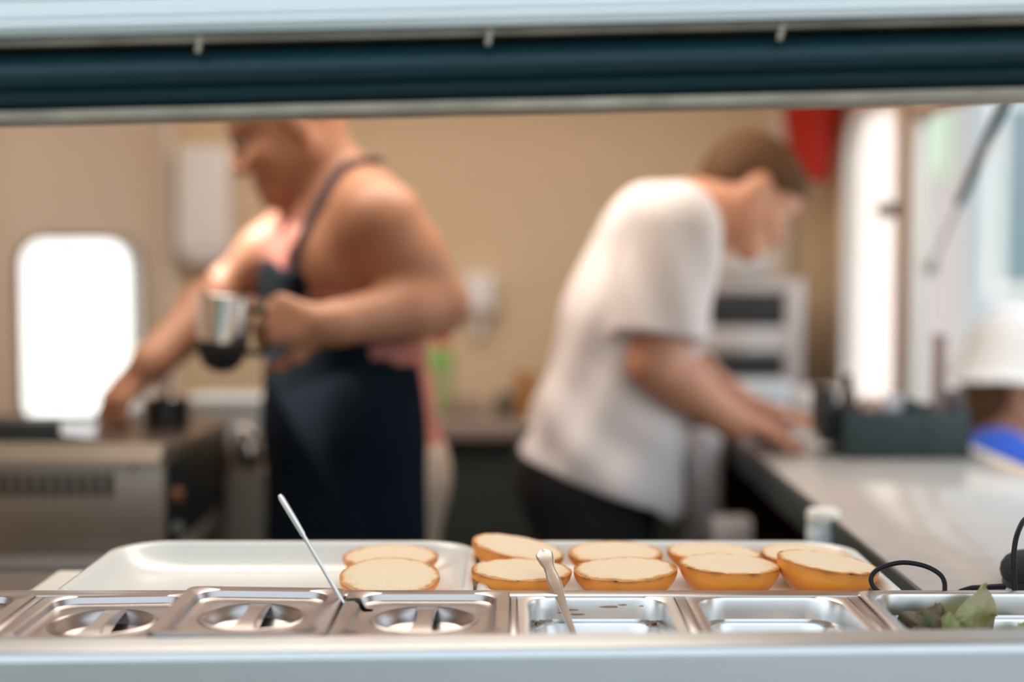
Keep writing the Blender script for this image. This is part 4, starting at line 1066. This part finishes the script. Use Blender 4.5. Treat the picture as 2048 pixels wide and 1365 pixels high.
# ---------------------------------------------------------------- young man in the white T-shirt
base = (.15, 2.60, 0); ang = 0.0; TL = to_local(base, ang)
ho = L(1500, 388, 2.63)
HP2, hw2, HR2 = head(ho, math.radians(41), math.radians(4), .87, math.radians(-16))
shR2, shL2 = V3(.125, -.175, 1.322), V3(.150, .180, 1.320)
elR2, wrR2 = L(1308, 728, 2.40), L(1462, 842, 2.50)
elL2, wrL2 = V3(.17, .25, 1.07), V3(.30, .20, .985)
tors2 = [ELL((.095, 0, 1.225), (.100, .160, .175), .05, rotY(.28)), CAP((.115, -.12, 1.318), (.122, .12, 1.318), .056, .056, .05), ELL((.040, 0, 1.03), (.110, .150, .16), .06), ELL((-.005, 0, .90), (.120, .160, .12), .06)]
neck2 = [CAP(hw2(-.025, 0, -.045), (.175, 0, 1.352), .052, .062, .04), CAP((.168, 0, 1.345), (.14, .10, 1.325), .040, .038, .04), CAP((.168, 0, 1.345), (.14, -.10, 1.325), .040, .038, .04)]
legs2 = leg(1, (-.01, .09, .87), (.03, .10, .47), (-.03, .11, .09)) + leg(-1, (-.01, -.09, .87), (.05, -.10, .47), (.0, -.11, .09))
hR = hand(wrR2, L(1560, 866, 2.57) - wrR2, V3(.1, 0, -1), 1, (.03, .10, .08), .10, 1.0, .15)
hL = hand(wrL2, V3(.9, -.2, -.20), V3(.1, 0, -1), -1, (.03, .10, .08), .10, 1.0, .2)
arms2 = arm(shR2, elR2, wrR2, .058, .050, .031) + arm(shL2, elL2, wrL2, .058, .050, .031)
body2 = Field(HP2 + neck2 + tors2 + arms2 + legs2 + hR + hL)
manb = mesh_field('person', body2, (-.30, -.34, -.02), (.62, .38, 1.62), .0060, M['skin_fair'])
manb.location = base; manb.rotation_euler = (0, 0, ang)
tag(manb, 'person in a white T-shirt leaning over the right counter with head bowed', 'person')
eyes(manb, hw2, HR2, .87)
# short hair
def hair_post(P, d):
    q = (P - np.array(ho)) @ HR2
    x, y, z = q[:, 0], np.abs(q[:, 1]), q[:, 2]
    line = np.where(x > .045, .020 + (x - .045) * .75, np.where(x > -.015, -.006 + (x + .015) * .43, -.015 + (x + .015) * .55))
    ear = .030 - np.sqrt((x + .008) ** 2 + (z + .012) ** 2 + 0 * y)
    return np.maximum.reduce([d, (line - z) * .8, np.where(y > .05, ear, -1)])
hr = Field([('e', hw2(-.014, 0, .036), HR2, np.array((.0935, .0745, .085)), .02), ('e', hw2(.045, 0, .052), HR2, np.array((.047, .057, .048)), .03), ('e', hw2(-.055, 0, -.01), HR2, np.array((.053, .060, .065)), .03)], hair_post)
o3 = np.array(ho)
mesh_field('hair', hr, o3 - .17, o3 + .17, .004, M['hair'], manb)
# T-shirt
shirt_p = [CAP((.112, -.13, 1.325), (.120, .13, 1.325), .076, .076, .05), ELL((.094, 0, 1.225), (.122, .178, .185), .05, rotY(.28)), CAP((.062, -.075, 1.14), (.062, .075, 1.14), .122, .122, .06), CAP((.030, -.07, 1.00), (.030, .07, 1.00), .126, .126, .06),
           CAP((.004, -.07, .88), (.004, .07, .88), .148, .148, .06), CAP((.045, -.06, .86), (.045, .06, .86), .100, .100, .06)]
def slv(sh, el):
    v = (el - sh); e_ = sh + v * .80
    return [CAP(sh, e_, .083, .080, .035)], e_, v / np.linalg.norm(v)
sR, eR, vR = slv(shR2, elR2 + V3(.004, 0, 0)); sL, eL, vL = slv(shL2, elL2)
ftor = Field(shirt_p); fsR = Field(sR); fsL = Field(sL)
class Shirt:
    p = shirt_p + sR + sL
    def __call__(s, P, keep=None):
        z = P[:, 2]
        hem = .868 + .055 * np.clip((-P[:, 0] + .02) / .15, -1, 1) - .02 * np.exp(-((P[:, 0] - .14) / .03) ** 2)
        fold = .0045 * np.sin(P[:, 0] * 38 + z * 42 + np.sin(P[:, 1] * 20)) * np.clip((1.1 - z) / .15, 0, 1) + .003 * np.sin(z * 26 - P[:, 0] * 55 + P[:, 1] * 30)
        dt = np.maximum(ftor(P) - fold, hem - z)
        dR = np.maximum(fsR(P) - .003 * np.sin(P[:, 0] * 70 + z * 25), (P - eR) @ vR); dL = np.maximum(fsL(P), (P - eL) @ vL)
        d = smin(dt, smin(dR, dL, .01), .03)
        hole = .060 - np.linalg.norm((P - np.array((.185, 0, 1.385))) * np.array((1, .95, .8)), axis=1)
        return np.maximum(d, hole)
sh = mesh_field('t_shirt', Shirt(), (-.26, -.36, .76), (.36, .36, 1.52), .006, M['shirt'], manb)
sh['label'] = 'white T-shirt'
tr = Field([ELL((-.01, 0, .885), (.132, .172, .13), .05)] + [CAP((-.015, g * .09, .87), (.04, g * .10, .47), .105, .082, .04) for g in (1, -1)] + [CAP((.04, g * .10, .47), (-.01, g * .11, .10), .082, .072, .03) for g in (1, -1)],
           lambda P, d: np.maximum(np.maximum(d - .008, P[:, 2] - .97), .07 - P[:, 2]))
trs = mesh_field('trousers', tr, (-.3, -.3, .02), (.3, .3, 1.0), .008, M['black_cloth'], manb); trs['label'] = 'black trousers'
bm = BM()
for g in (1, -1):
    loft(bm, [rrect(.135, .048, .045, 0, 6, .04, g * .112), rrect(.135, .050, .047, .02, 6, .04, g * .112), rrect(.120, .048, .045, .06, 6, .025, g * .112), rrect(.06, .045, .04, .10, 6, -.025, g * .112)], True, True)
obj('shoes', bm, M['shoe'], manb)

# ---------------------------------------------------------------- customer outside the side hatch
GZ = -.55
base = (1.035, 3.02, GZ); ang = math.radians(-12); TL = to_local(base, ang)
ho = L(2040, 766, 3.0); hz = ho[2]
HP3, hw3, HR3 = head(ho, math.radians(10), 0, .98)
b0 = hz - .105
sh3 = [V3(-.01, g * .165, b0 - .055) for g in (1, -1)]
tors3 = [ELL((0, 0, b0 - .18), (.11, .155, .18), .05), CAP((-.01, -.10, b0 - .06), (-.01, .10, b0 - .06), .062, .062, .05), ELL((.01, 0, b0 - .38), (.11, .14, .15), .05), ELL((0, 0, b0 - .55), (.12, .165, .13), .05)]
neck3 = [CAP(hw3(-.02, 0, -.05), (-.015, 0, b0 - .03), .050, .058, .03)]
hp = b0 - .58
legs3 = leg(1, (0, .085, hp), (.02, .09, hp * .55), (-.02, .095, .08)) + leg(-1, (0, -.085, hp), (.02, -.09, hp * .55), (-.02, -.095, .08))
arms3 = []
for g, s_ in zip((1, -1), sh3):
    el = s_ + V3(-.02, g * .05, -.26); wr = el + V3(.18, -g * .02, -.10)
    arms3 += arm(s_, el, wr, .055, .043, .028) + hand(wr, V3(.9, 0, -.3), V3(0, -g, -.2), g, (.3, .4, .3), .08, .92)
cust = mesh_field('person', Field(HP3 + neck3 + tors3 + arms3 + legs3), (-.3, -.36, -.02), (.42, .36, hz + .16), .0075, M['skin_tan'])
cust.location = base; cust.rotation_euler = (0, 0, ang)
tag(cust, 'person in a white hat and blue top standing outside the right hatch', 'person')
eyes(cust, hw3, HR3, .98)
def top_post(P, d):
    nk = .085 - np.linalg.norm((P - np.array((.02, 0, b0 + .005))) * np.array((.8, .9, 1)), axis=1)
    return np.maximum.reduce([d - .014, nk, (hp - .02) - P[:, 2]])
tp3 = mesh_field('top', Field(tors3 + [CAP(s_, s_ + V3(-.015, g * .035, -.17), .062, .056, .04) for g, s_ in zip((1, -1), sh3)], top_post), (-.3, -.36, hp - .1), (.3, .36, b0 + .1), .008, M['blue_cloth'], cust); tp3['label'] = 'blue short sleeved top'
sk3 = mesh_field('skirt', Field([CAP((0, 0, hp + .02), (0, 0, hp * .55), .15, .19, .04)], lambda P, d: np.maximum.reduce([d, hp * .55 - P[:, 2], P[:, 2] - hp - .05])), (-.3, -.3, hp * .5), (.3, .3, hp + .1), .01, M['black_cloth'], cust)
hr3 = Field([('e', hw3(-.020, 0, .020), HR3, np.array((.106, .083, .10)), .02), ('e', hw3(-.06, 0, -.05), HR3, np.array((.055, .065, .085)), .03)], lambda P, d: np.maximum.reduce([d, (((P - np.array(ho)) @ HR3)[:, 0] - .035 - .4 * ((P - np.array(ho)) @ HR3)[:, 2])]))
mesh_field('hair', hr3, np.array(ho) - .19, np.array(ho) + .17, .006, M['hair'], cust)
bm = BM(); n_ = 40; rings = []
for r_, z_ in ((.108, -.012), (.138, -.040), (.140, -.037), (.112, .0), (.106, .050), (.088, .095), (.050, .122), (.004, .130)):
    rings.append([Vector(hw3(-.008 + r_ * 1.10 * math.cos(2 * PI * i / n_), r_ * .95 * math.sin(2 * PI * i / n_), .035 + z_ + (.012 * math.sin(2 * PI * i / n_ * 3) if r_ > .13 else 0))) for i in range(n_)])
loft(bm, rings, True, True); ho_ = obj('hat', bm, M['white_hat'], cust, angle=60); ho_['label'] = 'white brimmed sun hat'

# ------------------------------------------------------------------ gas strut of the side hatch
xs = XR + .040
def on_side(px, py): return at(px, py, xs * FPX / (px - 1024))
a = on_side(2012, 200); b = on_side(1920, 405); dv = (a - b).normalized()
foot = b + dv * ((2.893 - b.y) / dv.y); top = b + dv * ((2.36 - b.y) / dv.y)
t = thing('hatch_strut', 'thin dark strut slanting across the open side hatch at the upper right', 'strut', foot)
bm = BM(); tube(bm, [(0, 0, 0), (b - foot) + dv * .02], .0035, 10); obj('rod', bm, M['frame_grey'], t)
bm = BM(); tube(bm, [b - foot, top - foot], .0095, 12); obj('cylinder', bm, M['griddle_dark'], t)
bm = BM(); box(bm, (-.012, -.010, -.012), (.012, .014, .012), .003); obj('foot_bracket', bm, M['frame_grey'], t)

# ================================================================== OUTSIDE
bm = BM(); box(bm, (-60, -60, GZ - .1), (60, 60, GZ)); struct('ground', bm, M['pavement'], smooth=False)
bm = BM(); box(bm, (-50, -30, GZ), (50, .95, GZ + .012)); struct('road', bm, M['road'], smooth=False)
def building(label, x0, x1, y0, y1, h, m, wins, wm='facade_glass', fr='frame_white'):
    t = thing('building', label, 'building', ((x0 + x1) / 2, y0, GZ))
    w = x1 - x0
    bm = BM(); box(bm, (-w / 2, 0, 0), (w / 2, y1 - y0, h)); obj('wall', bm, m, t, smooth=False)
    bm = BM(); box(bm, (-w / 2 - .15, -.2, h), (w / 2 + .15, y1 - y0, h + .25), .04); obj('cornice', bm, m, t, smooth=False)
    for (u, z, ww, hh_) in wins:
        bm = BM(); box(bm, (u - ww / 2 - .08, -.06, z - .08), (u + ww / 2 + .08, .02, z + hh_ + .08), .01); f = obj('window', bm, M[fr], t)
        bm = BM(); box(bm, (u - ww / 2, -.07, z), (u + ww / 2, -.055, z + hh_)); obj('pane', bm, M[wm], f, smooth=False)
    return t
bp_ = building('pale pinkish building seen through the side hatch next to the tall window', 3.42, 3.83, 12.0, 16.0, 9, M['facade_pink'], [(.02, 4.2, .18, .9)])
bm = BM(); box(bm, (-.165, -.07, 2.50), (.02, .01, 3.10), .01); obj('shutter', bm, mat('green_shutter', (.40, .50, .36), .6), bp_)
building('blue grey building with a tall window seen through the right part of the side hatch', 3.84, 9.0, 12.0, 13.6, 8, M['facade_blue'], [(-2.13, 1.55, .40, 1.55), (-.5, 1.0, .8, 2.0), (1.0, 1.0, .8, 2.0)])

bm = BM(); box(bm, (-16, -10, GZ), (14, -8.5, 3.1)); struct('building_backdrop', bm, M['facade_grey'], smooth=False)  # unseen facade behind the camera, added to tone down reflections in the steel

t = thing('bush', 'dark green bush across the road from the hatch, mirrored dimly in the steel sill', 'bush', (-2.1, -4.2, GZ))
bm = BM(); tube(bm, [(0, 0, 0), (.05, 0, .3), (0, 0, .8)], [.06, .05, .03], 10); obj('stem', bm, M['bark'], t)
bm = BM()
for k in range(1500):
    q = Vector((random.gauss(0, .70), random.gauss(0, .6), abs(random.gauss(.45, .50)))); s_ = random.uniform(.08, .16)
    mtx = Matrix.Translation(q) @ Euler((random.uniform(0, 3), random.uniform(0, 3), random.uniform(0, 3))).to_matrix().to_4x4() @ Matrix.Diagonal((s_, s_ * .6, 1, 1))
    bmesh.ops.create_circle(bm, cap_ends=True, segments=6, radius=1, matrix=mtx)
obj('foliage', bm, mat('street_leaves', (.06, .11, .05), .7), t, smooth=False)
